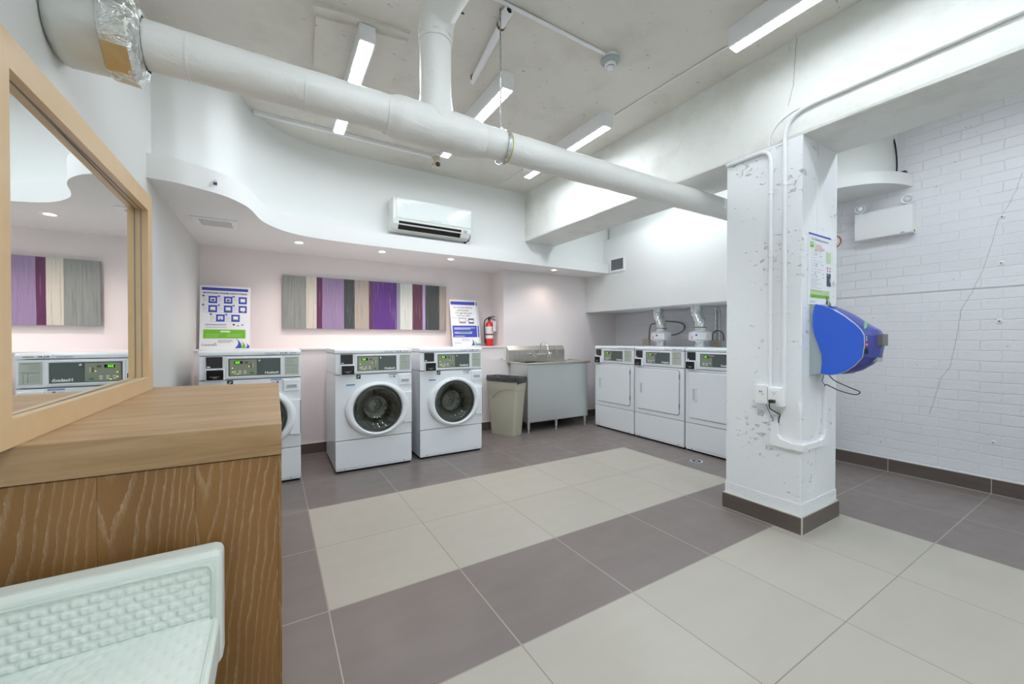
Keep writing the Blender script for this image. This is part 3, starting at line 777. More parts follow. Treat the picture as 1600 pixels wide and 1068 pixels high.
prof = [(y - og.y, z - og.z) for y, z in prof]
grey = [(-.0, prof[0][1] + .0), prof[0]] + prof[:12:-1] + [(0, prof[13][1] + .012)]
b = MB(); b.prism([(0.0, .0), (0.0, .455), (prof[0][0], prof[0][1] - .002)] + [p for p in prof[:12:-1]], 'X', -.094, .11, bev=.002); b.build('back_housing', M_DGREY, t)
b = MB()
sil = MB()
def arc_scale(P, k, c): return [(c[0] + (y - c[0]) * k, c[1] + (z - c[1]) * k) for y, z in P]
cen = (-.13, .22)
r0 = prof; r1 = arc_scale(prof, .985, cen)
b.loft([[(-.100, y, z) for y, z in r0], [(-.104, y, z) for y, z in r1]], 0, True, False, True, smooth=False)
b.loft([[(-.100, y, z) for y, z in r0], [(-.09, y, z) for y, z in r0]], 0, True, False, True, smooth=False)
b.build('side_panel', M_DBLUE, t)
b = MB(); q = arc_scale(prof, 1.012, cen); b.tube([(-.097, y, z) for y, z in prof[2:14]], .0035, 8); b.build('silver_edge', M_DEDGE, t)
# nose body: the same profile swollen forward in the middle
def swell(P, k):
    out = []
    for y, z in P:
        f = max(0, (-y - .05) / .22)
        out.append((y - .045 * k * f * (1 if z < .32 else .6), z - .0 * k))
    return out
b = MB()
b.loft([[(x, y, z) for y, z in arc_scale(swell(prof, k), s_, cen)] for x, k, s_ in ((-.096, .0, .97), (-.06, .7, .985), (-.01, 1.1, 1.0), (.04, 1.1, 1.0), (.085, .7, .985), (.105, .0, .96))], 0, True, True, True, smooth=False)
b.build('nose_body', M_DNAVY, t)
b = MB(); b.box(-.02, .06, -.31, -.284, .10, .175, 1, bev=.004); b.box(-.035, .05, -.335, -.30, .195, .262, 0, bev=.003); b.build('card_reader', [M_CGREY, M_DGREY], t)
b = MB(); b.box(-.075, -.045, -.268, -.262, .285, .335, 0); b.build('mint_label', M_MINT, t)
b = MB()
for i in range(4): b.box(-.092, -.06, -.281, -.277, .222 + i * .008, .225 + i * .008, 0)
b.box(-.092, -.08, -.283, -.278, .196, .206, 1); b.box(-.078, -.064, -.285, -.279, .196, .206, 2); b.box(-.09, -.065, -.283, -.27, .15, .178, 3)
b.build('status_lights', [M_WHITEINK, M_LEDR, M_LEDG, M_BLACK], t)
b = MB(); b.box(-.06, .03, -.10, -.055, .425, .437, 0, bev=.004); b.box(-.03, .0, -.06, -.02, .438, .452, 1, bev=.003); b.build('top_catch', [M_DNAVY, M_CHROME], t)
conduit('looped_cable', [tuple(p) for p in catmull([(3.0, CY0 - .07, .985), (3.03, CY0 - .09, .95), (3.08, CY0 - .15, .91), (3.12, CY0 - .185, .885), (3.12, CY0 - .16, .865), (3.09, CY0 - .09, .885), (3.098, CY0 - .02, .915), (3.10, CY0 - .01, .905)], 7)], .003, 'black looped cable hanging under the blue card machine', 'cable', M_CBLACK)
conduit('thin_blue_cable', [(3.035, CY0 - .03, .985), (3.055, CY0 - .012, .94), (3.10, CY0 - .011, .91)], .002, 'thin blue cable from the card machine down to the raceway end', 'cable', M_CBLUE)

# ================================================================ POSTERS
def greek(mb, x0, x1, z0, rows, dz, th, m, y=-.0042, seed=0, ragged=.25):
    rr = random.Random(seed)
    for i in range(rows):
        e = x1 - (x1 - x0) * ragged * rr.random()
        mb.quad([(x0, y, z0 - i * dz), (e, y, z0 - i * dz), (e, y, z0 - i * dz + th), (x0, y, z0 - i * dz + th)], m)
def rect(mb, x0, x1, z0, z1, m, y=-.004): mb.quad([(x0, y, z0), (x1, y, z0), (x1, y, z1), (x0, y, z1)], m)
def sail(mb, x, z, w_, h, m, y=-.0043):
    n = 8; out = [(x + w_ * (.9 * math.sin(i / n * PI / 1.6)) , z + h * (1 - i / n)) for i in range(n + 1)]
    L = [(x + w_ * (.55 * math.sin(i / n * PI / 1.25)) - w_ * .45 * (i / n) ** 2, z + h * (1 - i / n)) for i in range(n + 1)]
    for i in range(n):
        mb.quad([(L[i][0], y, L[i][1]), (out[i][0], y, out[i][1]), (out[i + 1][0], y, out[i + 1][1]), (L[i + 1][0], y, L[i + 1][1])], m)
def bird(mb, x, z, s, m, y=-.0045):
    for k in range(3):
        mb.quad([(x - s * .5 + k * s * .2, y, z + k * s * .12), (x + s * .5, y, z + s * .3 + k * s * .2), (x + s * .45, y, z + s * .42 + k * s * .2), (x - s * .5 + k * s * .2, y, z + k * s * .12 + s * .06)], m)
PM = [M_PBLUE, M_PGREEN, M_PGREY, M_PNAVY, M_POSTER, M_PLGREEN, M_PRED, M_BLACK]
# washer instructions
t = thing('washer_instruction_sign', 'white and blue washer instruction board standing on the ledge at the left corner', 'sign', (-.405, 4.80, 1.115)); t.rotation_euler = (-.16, 0, 0)
Wp, Hp = .41, .635
b = MB(); b.box(-Wp / 2, Wp / 2, -.003, .003, 0, Hp); b.build('board', M_POSTER, t)
b = MB()
def U(u): return -Wp / 2 + Wp * u
def V(v): return Hp * (1 - v)
rect(b, U(.03), U(.95), V(.075), V(.03), 0)
cells = [(.06, .165), (.36, .165), (.655, .165), (.06, .31), (.36, .31), (.655, .31), (.21, .455), (.51, .455)]
for i, (u, v) in enumerate(cells):
    x0, x1, z1, z0 = U(u), U(u + .27), V(v), V(v + .115)
    for (a, c, d, e) in ((x0, x1, z0, z0 + .0015), (x0, x1, z1 - .0015, z1), (x0, x0 + .0012, z0, z1)): rect(b, a, c, d, e, 0, -.0041)
    rect(b, U(u + .10), x1, z0, z1, 0, -.0041)
    rect(b, U(u + .137), U(u + .235), z0 + .02, z1 - .018, 4, -.0043)
    if i in (3, 4, 7): rect(b, U(u + .135), U(u + .22), z0 + .017, z0 + .026, 1, -.0045)
    elif i in (0, 1): rect(b, U(u + .155), U(u + .215), z0 + .026, z1 - .03, 3, -.0045)
    elif i == 5: rect(b, U(u + .165), U(u + .215), z0 + .006, z0 + .018, 1, -.0045)
    elif i == 6: rect(b, U(u + .17), U(u + .20), z0 + .02, z1 - .035, 2, -.0045)
    greek(b, U(u + .012), U(u + .085), z1 - .02, 5, .008, .0015, 2, seed=i)
    b.lathe([(.0005, -.0046), (.010, -.0046)], org=(x0, 0, z1), axis='Y', seg=14, m=0)
rect(b, U(.07), U(.90), V(.835), V(.695), 1)
rect(b, U(.40), U(.59), V(.737), V(.715), 4, -.0043)
greek(b, U(.11), U(.46), V(.765), 6, .009, .0016, 5, seed=3, ragged=.5); greek(b, U(.52), U(.86), V(.765), 4, .009, .0016, 5, seed=4, ragged=.5)
greek(b, U(.10), U(.56), V(.615), 2, .008, .003, 3, seed=5, ragged=.15); greek(b, U(.11), U(.56), V(.655), 2, .008, .002, 2, seed=6, ragged=.1)
greek(b, U(.35), U(.68), V(.865), 3, .011, .003, 3, seed=7, ragged=.4)
b.lathe([(.0005, -.0043), (.010, -.0043)], org=(U(.66), 0, V(.615)), axis='Y', seg=10, m=3); rect(b, U(.72), U(.77), V(.64), V(.625), 2); rect(b, U(.82), U(.85), V(.63), V(.61), 3)
sail(b, U(.70), V(.99), .055, .105, 0); sail(b, U(.80), V(.99), .045, .08, 1); sail(b, U(.90), V(.99), .038, .055, 0)
b.build('printed_graphics', PM, t)
b = MB(); b.text('FRONTLOAD WASHER INSTRUCTIONS', .0205, (U(.49), -.0046, V(.118)), 0, bold=.0008)
b.text('Coinamatic', .032, (U(.035), -.0046, V(.935)), 0, 'LEFT', sx=.85); bird(b, U(.29), V(.925), .02, 1)
for i, (u, v) in enumerate(cells): b.text(str(i + 1), .015, (U(u), -.005, V(v)), 2)
b.build('lettering', [M_PNAVY, M_INKB, M_WHITEINK], t)
# detergent poster(s)
def detergent(label, loc_, second):
    t = thing('detergent_sign', label, 'sign', loc_, 0, 'detergent boards on the ledge'); t.rotation_euler = (-.16, -.012, .0)
    b = MB(); b.box(-.19, .19, -.003, .003, 0, .63); b.build('board', M_POSTER, t)
    U = lambda u: -.19 + .38 * u
    V = lambda v: .63 * (1 - v)
    b = MB()
    rect(b, U(.03), U(.96), V(.105), V(.035), 0)
    rect(b, U(.04), U(.97), V(.805), V(.555), 0)
    greek(b, U(.10), U(.93), V(.61), 2, .016, .007, 4, seed=1, ragged=.3, y=-.0044); greek(b, U(.10), U(.93), V(.70), 2, .016, .007, 4, seed=2, ragged=.2, y=-.0044); greek(b, U(.10), U(.5), V(.785), 1, .01, .006, 4, seed=3, y=-.0044)
    rect(b, U(.27), U(.68), V(.70), V(.685), 1, -.0046)
    b.prism([(U(.29), V(.39)), (U(.57), V(.39)), (U(.55), V(.505)), (U(.32), V(.505))], 'Y', -.0042, -.0035, 2); b.prism([(U(.31), V(.405)), (U(.55), V(.405)), (U(.54), V(.47)), (U(.33), V(.47))], 'Y', -.0046, -.004, 4)
    rect(b, U(.0 + .05), U(.3), V(.395), V(.39), 2)
    b.prism([(U(.66), V(.40)), (U(.88), V(.40)), (U(.87), V(.51)), (U(.67), V(.51))], 'Y', -.0042, -.0035, 3); b.prism([(U(.68), V(.43)), (U(.86), V(.43)), (U(.85), V(.48)), (U(.69), V(.48))], 'Y', -.0046, -.004, 4)
    rect(b, U(.60), U(.64), V(.455), V(.447), 3)
    greek(b, U(.36), U(.70), V(.84), 3, .013, .002, 3, seed=9, ragged=.4)
    sail(b, U(.72), V(.985), .05, .10, 0); sail(b, U(.83), V(.985), .045, .075, 1); sail(b, U(.92), V(.985), .03, .045, 0)
    b.build('printed_graphics', PM, t)
    b = MB()
    b.text('For the best cleaning', .033, (U(.48), -.0046, V(.165)), 0, sx=.95); b.text('performance', .033, (U(.48), -.0046, V(.225)), 0)
    b.text('1/4 cup', .033, (U(.30), -.0046, V(.285)), 1, bold=.0006); b.text('of detergent', .033, (U(.62), -.0046, V(.285)), 0)
    b.text('is all you need', .033, (U(.48), -.0046, V(.34)), 0)
    b.text('Coinamatic', .026, (U(.06), -.0046, V(.925)), 2, 'LEFT', sx=.85)
    b.build('lettering', [M_PNAVY, M_PGREEN, M_INKB], t)
    return t
detergent('front white board about detergent with a blue text box, leaning on the ledge', (2.195, 4.82, 1.115), 0)
detergent('rear detergent board, showing only as a strip right of the front one', (2.245, 4.86, 1.115), 1)

# card instructions on column
t = thing('card_instruction_poster', 'tall card reloading instruction poster taped to the column above the blue machine', 'poster', (3.037, CY0 - .0005, 1.435))
b = MB(); b.box(-.16, .16, -.003, 0, 0, .45); b.build('sheet', M_POSTER, t)
U = lambda u: -.16 + .32 * u
V = lambda v: .45 * (1 - v)
b = MB(); rect(b, U(0), U(1), V(.025), V(0), 0)
rect(b, U(.07), U(.22), V(.20), V(.125), 1); rect(b, U(.10), U(.18), V(.16), V(.14), 4, -.0043)
greek(b, U(.27), U(.70), V(.155), 5, .009, .0025, 6, seed=2, ragged=.3)
rect(b, U(.78), U(.99), V(.385), V(.215), 5); greek(b, U(.80), U(.95), V(.25), 4, .02, .001, 2, seed=8)
for k, v in enumerate((.235, .27, .305, .345, .385, .42, .455, .50, .535, .58, .60, .64, .66, .68, .70, .72, .74, .765)):
    greek(b, U(.10), U(.30 + .4 * ((k * 37) % 10) / 10), V(v), 1, .01, .0015, 2, seed=k)
for u, v in ((.27, .235), (.27, .28), (.50, .30), (.3, .425), (.56, .42), (.3, .45), (.25, .55), (.6, .55), (.3, .6), (.62, .6)): rect(b, U(u), U(u + .07), V(v + .01), V(v), 1, -.0044)
rect(b, U(.80), U(.99), V(.72), V(.53), 3); rect(b, U(.92), U(.98), V(.655), V(.60), 1, -.0044); rect(b, U(.83), U(.9), V(.565), V(.54), 2, -.0044)
for u, v in ((.82, .44), (.93, .44), (.83, .48), (.93, .48)): rect(b, U(u), U(u + .05), V(v + .025), V(v), 6 if u > .9 or v > .46 else 0)
rect(b, U(.08), U(.93), V(.875), V(.79), 5); rect(b, U(.08), U(.93), V(.905), V(.86), 1, -.0043)
greek(b, U(.1), U(.6), V(.81), 1, .01, .002, 3, seed=1)
sail(b, U(.74), V(1.0), .045, .075, 3); sail(b, U(.87), V(1.0), .035, .05, 1); sail(b, U(.95), V(1.0), .02, .03, 3)
b.build('printed_graphics', PM, t)
b = MB(); b.text('Card Reloading Instructions', .0235, (U(.5), -.0045, V(.078)), 0, sx=.92); b.text('Coinamatic', .017, (U(.05), -.0045, V(.965)), 1, 'LEFT'); b.build('lettering', [M_PNAVY, M_INKB], t)

# ================================================================ PAINTING
b = MB(); b.box(ART0, ART1, 5.0, 5.022, 1.332, 1.915, 0)
o = b.build('striped_artwork', M_ART, origin=(ART0, 5.0, 1.332)); tag(o, 'long wall panel painted with vertical purple, grey, cream and black stripes', 'painting')
b = MB(); b.box(.1, ART1 - ART0 - .1, .022, .05, .1, .48); b.build('back_frame', M_CANVAS, o)

# ================================================================ EXTINGUISHER
t = thing('fire_extinguisher', 'red fire extinguisher standing on the ledge beside the detergent boards', 'extinguisher', (2.585, 4.90, 1.115))
b = MB(); b.lathe([(.02, .0), (.052, .0), (.055, .006), (.056, .02), (.056, .26), (.054, .285), (.044, .315), (.026, .335), (.018, .34), (.017, .36)], cap0=True, cap1=True); b.build('cylinder', M_RED, t)
b = MB(); b.lathe([(.0565, .17), (.0568, .171), (.0568, .27), (.0565, .271)]); b.lathe([(.0565, .105), (.0568, .106), (.0568, .15), (.0565, .151)]); b.build('paper_label', M_LABEL, t)
b = MB(); b.lathe([(.0575, .154), (.0585, .155), (.0585, .163), (.0575, .164)], m=0); b.build('band', M_BLACK, t)
b = MB(); b.lathe([(.017, .36), (.018, .365), (.018, .392), (.01, .40)], cap1=True, cap0=True)
b.tube([(-.02, 0, .395), (.02, -.01, .405), (.075, -.02, .41)], [.009, .009, .006], 8); b.tube([(-.01, 0, .38), (.03, -.01, .385), (.085, -.02, .36)], [.008, .007, .005], 8)
b.build('valve_handle', M_BLACK, t)
b = MB(); b.tube([tuple(p) for p in catmull([(-.015, 0, .385), (-.05, -.005, .378), (-.078, -.01, .34), (-.082, -.01, .25), (-.074, -.008, .12), (-.07, -.006, .07)], 6)], .008, 8); b.tube([(-.07, -.006, .09), (-.069, -.006, .04)], [.01, .013], 8); b.build('hose', M_BLACK, t)
b = MB(); b.box(.018, .070, -.066, -.0635, .205, .345, 0); b.box(.014, .020, -.068, -.0615, .205, .345, 1); b.build('inspection_tag', [M_LABEL, M_RED], t)

# ================================================================ WASHERS AND DRYERS
HW = .345
def common_console(t, x_shift=0.0, dryer=False):
    # console, lid
    b = MB(); b.box(-HW, HW, .0, .70, .892, 1.078, bev=.006); b.build('console', M_APP, t)
    b = MB()
    pr_ = [(-.004, 1.082), (-.004, 1.105), (.004, 1.116), (.018, 1.12), (.66, 1.12), (.70, 1.115), (.71, 1.082)]
    b.prism(pr_, 'X', -HW - .003, HW + .003, bev=.003); b.build('top_lid', M_APP, t)
    px0, px1, pz0, pz1 = (-.16, .196, .917, 1.056) if not dryer else (-.172, .165, .924, 1.057)
    b = MB()
    for (a, c, d, e) in ((px0 - .012, px1 + .012, pz1, pz1 + .012), (px0 - .012, px1 + .012, pz0 - .012, pz0), (px0 - .012, px0, pz0, pz1), (px1, px1 + .012, pz0, pz1)): b.box(a, c, -.007, .002, d, e, bev=.002)
    b.build('panel_bezel', M_APP2, t)
    b = MB(); b.box(px0, px1, -.004, .002, pz0, pz1); fp = b.build('control_panel', M_PANEL, t)
    kw = .18 if not dryer else .125
    b = MB(); b.box(px0 + .009, px0 + .009 + kw, -.0055, -.003, pz0 + .006, pz1 - .008, bev=.001); b.build('keypad', M_KEYPAD, fp)
    k0 = px0 + .009
    b = MB(); b.box(k0 + .03, k0 + .085, -.0062, -.005, pz1 - .042, pz1 - .020, 0); b.build('display_window', M_BLACKG, fp)
    b = MB(); b.text('225' if not dryer else '1.25', .021, (k0 + .052, -.0068, pz1 - .031), 0, bold=.0006); b.build('display_digits', M_LEDG, fp)
    b = MB(); yb = -.0066
    if not dryer:
        for i in range(3):
            for j in range(2): b.lathe([(.0005, yb), (.0095, yb), (.0105, yb + .001)], org=(k0 + .033 + i * .034, 0, pz0 + .022 + j * .016), axis='Y', seg=12, m=0, sy=.6)
        b.box(k0 + .135, k0 + .160, yb, -.005, pz0 + .016, pz0 + .028, 1)
        for zz in (.086, .098, .11): b.box(k0 + .135, k0 + .148, yb, -.005, pz0 + zz - .018, pz0 + zz - .010, 3); b.box(k0 + .150, k0 + .158, yb, -.005, pz0 + zz - .018, pz0 + zz - .010, 0)
        b.box(k0 + .10, k0 + .122, yb, -.005, pz1 - .04, pz1 - .024, 3)
        for x, z in ((.018, .062), (.018, .030), (.052, .013), (.128, .072)): b.box(k0 + x - .004, k0 + x + .004, yb - .0004, -.005, pz0 + z, pz0 + z + .006, 2)
    else:
        for i in range(2):
            for j in range(2): b.box(k0 + .022 + i * .033, k0 + .042 + i * .033, yb, -.005, pz0 + .014 + j * .016, pz0 + .025 + j * .016, 0)
        b.box(k0 + .09, k0 + .110, yb, -.005, pz0 + .012, pz0 + .025, 1); b.box(k0 + .09, k0 + .110, yb, -.005, pz0 + .03, pz0 + .042, 0)
        b.box(k0 + .09, k0 + .112, yb, -.005, pz1 - .04, pz1 - .024, 3)
    b.build('buttons', [M_BTN, M_GREENBTN, M_LEDY, M_INK], fp)
    b = MB(); b.text('Huebsch', .028, (px1 - .012, -.0048, pz0 + .02), 0, 'RIGHT', bold=.0011); b.build('maker_lettering', M_WHITEINK, fp)
    b = MB(); b.tube([(px0 + kw + .028, -.004, pz1 - .018), (px0 + kw + .028, -.014, pz1 - .018)], .008, 12); b.build('lock', M_CHROME, fp)
    # card reader plates
    rx0, rx1 = (-.30, -.197) if not dryer else (-.325, -.226)
    b = MB(); b.box(rx0, rx1, -.006, .002, .985, 1.073, 0, bev=.002); b.box(rx0 + .006, rx0 + .026, -.0066, -.005, .990, .999, 1); b.build('reader_plate', [M_BLACK, M_WHITEINK], t)
    cx0, cx1 = rx0 + .004, rx1 + .008
    b = MB(); b.box(cx0 - .006, cx1 + .006, -.034, .002, .888, .978, bev=.004); cr_ = b.build('card_slot', M_APP2, t)
    b = MB(); b.box(cx0, cx1, -.036, -.03, .893, .972, bev=.002); b.build('slot_face', M_BLACKG, cr_)
    b = MB(); b.box(cx0 + .022, cx1 - .024, -.0372, -.035, .918, .921); b.box(cx0 + .04, cx1 - .04, -.0372, -.035, .908, .914); b.build('slot_mark', M_PGREY, cr_)
    sx0, sx1, sz0, sz1 = (.229, .330, .915, 1.062) if not dryer else (.193, .308, .924, 1.066)
    b = MB(); b.box(sx0, sx1, -.003, .002, sz0, sz1, 0); rr = random.Random(5)
    for k, v in enumerate((.06, .15, .2, .26, .31, .38, .46, .52, .6, .66, .72, .8, .86)):
        b.quad([(sx0 + .008, -.0034, sz1 - (sz1 - sz0) * v - (.003 if v in (.06, .46) else .0012)), (sx0 + (sx1 - sx0) * (.9 if v in (.06, .46) else .3 + .55 * rr.random()), -.0034, sz1 - (sz1 - sz0) * v - (.003 if v in (.06, .46) else .0012)), (sx0 + (sx1 - sx0) * (.9 if v in (.06, .46) else .5), -.0034, sz1 - (sz1 - sz0) * v), (sx0 + .008, -.0034, sz1 - (sz1 - sz0) * v)], 1)
    if not dryer:
        b.quad([(sx0 + .06, -.0034, sz0 + .01), (sx0 + .062, -.0034, sz0 + .01), (sx0 + .062, -.0034, sz0 + .07), (sx0 + .06, -.0034, sz0 + .07)], 1)
        b.quad([(sx0 + .08, -.0034, sz0 + .01), (sx0 + .082, -.0034, sz0 + .01), (sx0 + .082, -.0034, sz0 + .07), (sx0 + .08, -.0034, sz0 + .07)], 1)
    b.build('info_sheet', [M_SHEET, M_INK], t)
def lid_text(t, num):
    b = MB(); b.text('Coinamatic', .020, (.125, -.0046, 1.096), 1, sx=.85); bird(b, .175, 1.10, .012, 1, -.0046)
    b.text(num, .0165, (.222, -.0046, 1.096), 0, bold=.0006); b.box(.262, .312, -.0047, -.004, 1.094, 1.0985, 0)
    b.quad([(.09, -.0046, 1.086), (.30, -.0046, 1.086), (.30, -.0046, 1.0866), (.09, -.0046, 1.0866)], 2)
    b.build('lid_decal', [M_INK, M_INKB, M_PGREY], t)
def make_washer(label, loc_, num):
    t = thing('washing_machine', label, 'washing machine', loc_, 0, 'front loading washers')
    b = MB(); b.box(-HW, HW, .01, .70, .035, .89, bev=.0, omit=('f',)); b.build('cabinet', M_APP, t)
    # front panel with round opening
    b = MB(); N = 64; cxx, czz = .022, .563
    X0_, X1_, Z0_, Z1_ = -HW, HW, .298, .886
    outer, inner = [], []
    for i in range(N):
        a = 2 * PI * i / N + PI / 4
        dx, dz = math.cos(a), math.sin(a)
        s_ = min(((X1_ if dx > 0 else X0_) - cxx) / dx if abs(dx) > 1e-6 else 9, ((Z1_ if dz > 0 else Z0_) - czz) / dz if abs(dz) > 1e-6 else 9)
        outer.append((cxx + dx * s_, 0, czz + dz * s_)); inner.append((cxx + dx * .235, 0, czz + dz * .235))
    for cx_, cz_ in ((X0_, Z0_), (X1_, Z0_), (X1_, Z1_), (X0_, Z1_)):
        k = min(range(N), key=lambda i: (outer[i][0] - cx_) ** 2 + (outer[i][2] - cz_) ** 2); outer[k] = (cx_, 0, cz_)
    back = [(x, .02, z) for x, y, z in outer]
    b.loft([back, outer, inner, [(x, .03, z) for x, y, z in inner]], 0, True, smooth=False)
    b.build('front_panel', M_APP, t)
    b = MB(); b.box(-HW, HW, -.001, .03, .038, .291, bev=.004)
    b.build('lower_panel', M_APP, t)
    b = MB(); b.box(-HW + .004, HW - .004, .004, .68, .022, .045, 0); b.box(-HW + .01, HW - .01, .02, .68, .0, .03, 1)
    for x in (-.27, .27): b.tube([(x, .004, .034), (x, -.002, .034)], .004, 8, m=2)
    b.build('base', [M_APP2, M_DARK, M_BLACK], t)
    # door
    b = MB(); S = 64
    def ell(a_, b_, y): return [(cxx + a_ * math.cos(2 * PI * i / S), y, czz + b_ * math.sin(2 * PI * i / S)) for i in range(S)]
    b.loft([ell(.286, .25, .002), ell(.287, .251, -.022), ell(.28, .247, -.036), ell(.262, .238, -.046), ell(.24, .228, -.048), ell(.226, .221, -.040), ell(.221, .217, -.026)])
    d = b.build('door', M_APP2, t)
    b = MB(); b.loft([ell(.222, .218, -.03), ell(.214, .211, -.032), ell(.206, .204, -.022), ell(.20, .2, .0)]); b.build('door_seal', M_RUBBER, d)
    b = MB(); R_ = [(.208, -.026), (.20, -.029), (.185, -.026), (.16, -.012), (.135, .012), (.118, .045), (.11, .075), (.09, .085), (.05, .088), (.0015, .089)]
    b.lathe(R_, org=(cxx, 0, czz), axis='Y', seg=56); b.lathe([(r * .975, y + .005) for r, y in R_], org=(cxx, 0, czz), axis='Y', seg=56)
    b.build('door_glass', M_GLASS, d)
    b = MB(); b.lathe([(.233, .03), (.24, .06), (.262, .09), (.262, .44), (.25, .46), (.12, .45), (.1, .43), (.06, .425), (.001, .425)], org=(cxx, 0, czz), axis='Y', seg=56)
    for k in range(3):
        a = PI / 2 + k * 2 * PI / 3; c, s2 = math.cos(a), math.sin(a)
        ring = []
        for y in (.1, .42):
            ring.append([(cxx + c * .262 - s2 * .05, y, czz + s2 * .262 + c * .05), (cxx + c * .19 - s2 * .012, y, czz + s2 * .19 + c * .012), (cxx + c * .19 + s2 * .012, y, czz + s2 * .19 - c * .012), (cxx + c * .262 + s2 * .05, y, czz + s2 * .262 - c * .05)])
        b.loft(ring, 0, False, smooth=False)
    b.build('drum', M_DRUM, t)
    b = MB(); b.lathe([(.205, .0), (.215, .01), (.235, .03)], org=(cxx, 0, czz), axis='Y', seg=48); b.build('door_gasket', M_RUBBER, t)
    b = MB(); b.box(.262, HW - .004, -.022, .002, .405, .70, 0, bev=.004); b.box(HW - .006, HW - .001, -.023, .0, .41, .695, 1); b.build('hinge_cover', [M_APP2, M_GREYG], t)
    # dispenser drawer handle with scooped pull
    b = MB(); x0_, x1_, z0_, z1_ = .215, .338, .772, .872
    b.box(x0_, x1_, -.012, .002, z0_, z1_, bev=.008, seg=3); dr = b.build('soap_drawer', M_APP2, t)
    b = MB(); b.box(x0_ + .022, x1_ - .018, -.014, -.010, z0_ + .026, z0_ + .062, bev=.004); b.build('drawer_rim', M_APP2, dr)
    b = MB(); b.box(x0_ + .027, x1_ - .023, -.0150, -.012, z0_ + .031, z0_ + .057, bev=.003); b.build('finger_pull', M_GREYG if 0 else M_DGREY, dr)
    common_console(t)
    b = MB(); b.box(-.168, -.13, -.002, .001, .848, .884, 0); b.prism([(-.163, .856), (-.150, .874), (-.138, .876), (-.146, .862)], 'Y', -.0028, -.001, 1); b.build('energy_badge', [M_BLACK, M_LABEL], t)
    b = MB(); b.box(-.253, -.180, -.0018, .001, .790, .801, 0); b.box(-.253, -.180, -.0016, .001, .779, .790, 1)
    b.build('sticker', [M_BLUEDECAL, M_LABEL], t); b = MB()
    b.box(.125, .205, -.0018, .001, .872, .880, 0); b.box(.125, .205, -.0016, .001, .838, .872, 1); b.lathe([(.0005, -.0024), (.009, -.0024)], org=(.175, 0, .856), axis='Y', seg=12, m=2)
    b.box(.132, .158, -.0019, -.001, .853, .857, 0)
    b.build('sticker', [M_BLUEDECAL, M_LABEL, M_PURPLEDECAL], t)
    lid_text(t, num)
    return t
make_washer('white washer partly hidden by the wooden counter, under the instruction board', (-.146, 3.84, 0), '812 401')
make_washer('white washer standing left of its twin, in the middle of the back wall', (.816, 3.835, 0), '812 402')
make_washer('white washer beside the beige bin, right of its twin', (1.60, 3.865, 0), '812 388')

def rrect(x0, x1, z0, z1, r, n=5):
    out = []
    for cx_, cz_, a0 in ((x1 - r, z1 - r, 0), (x0 + r, z1 - r, PI / 2), (x0 + r, z0 + r, PI), (x1 - r, z0 + r, 1.5 * PI)):
        for k in range(n + 1):
            a = a0 + PI / 2 * k / n; out.append((cx_ + r * math.cos(a), cz_ + r * math.sin(a)))
    return out
def make_dryer(label, loc_, num):
    t = thing('clothes_dryer', label, 'dryer', loc_, -PI / 2, 'dryers along the right wall')
    b = MB(); b.box(-HW, HW, .0, .70, .312, .886, bev=.004); b.build('cabinet', M_APP, t)
    b = MB(); b.box(-HW, HW, -.001, .68, .038, .306, bev=.005); b.build('lower_panel', M_APP, t)
    b = MB(); b.box(-HW + .004, HW - .004, .004, .68, .022, .045, 0); b.box(-HW + .01, HW - .01, .02, .68, .0, .03, 1)
    for x in (-.27, .27): b.tube([(x, .004, .034), (x, -.002, .034)], .004, 8, m=2)
    b.build('base', [M_APP2, M_DARK, M_BLACK], t)
    b = MB(); b.prism(rrect(-.312, .290, .362, .868, .032), 'Y', -.0015, .001); b.build('door_gap', M_DARK, t)
    b = MB()
    o1 = rrect(-.308, .286, .367, .864, .028); o2 = rrect(-.300, .278, .375, .856, .022)
    b.loft([[(x, 0, z) for x, z in o1], [(x, -.010, z) for x, z in o1], [(x, -.014, z) for x, z in o2]], 0, True, False, True, smooth=False)
    d = b.build('door', M_APP, t)
    b = MB(); hx0, hx1, hz0, hz1 = -.258, -.200, .548, .688
    for (a, c, e, f) in ((hx0, hx1, hz1 - .01, hz1), (hx0, hx1, hz0, hz0 + .012), (hx0, hx0 + .01, hz0, hz1), (hx1 - .016, hx1, hz0, hz1)): b.box(a, c, -.020, -.012, e, f, bev=.002)
    b.build('handle_frame', M_APP2, d)
    b = MB(); b.box(hx0 + .01, hx1 - .016, -.0155, -.013, hz0 + .012, hz1 - .01); b.build('handle_recess', M_RECESS, d)
    for z in (.44, .765): b = MB(); b.box(.286, .292, -.012, .0, z, z + .055); b.build('hinge', M_GREYG, t)
    common_console(t, dryer=True)
    lid_text(t, num)
    return t
make_dryer('white dryer nearest the sink, first in the row of three', (3.852, 3.785, 0), '812 385')
make_dryer('white dryer in the middle of the row of three', (3.852, 3.078, 0), '812 386')
make_dryer('white dryer partly hidden by the column, last in the row', (3.852, 2.37, 0), '812 404')

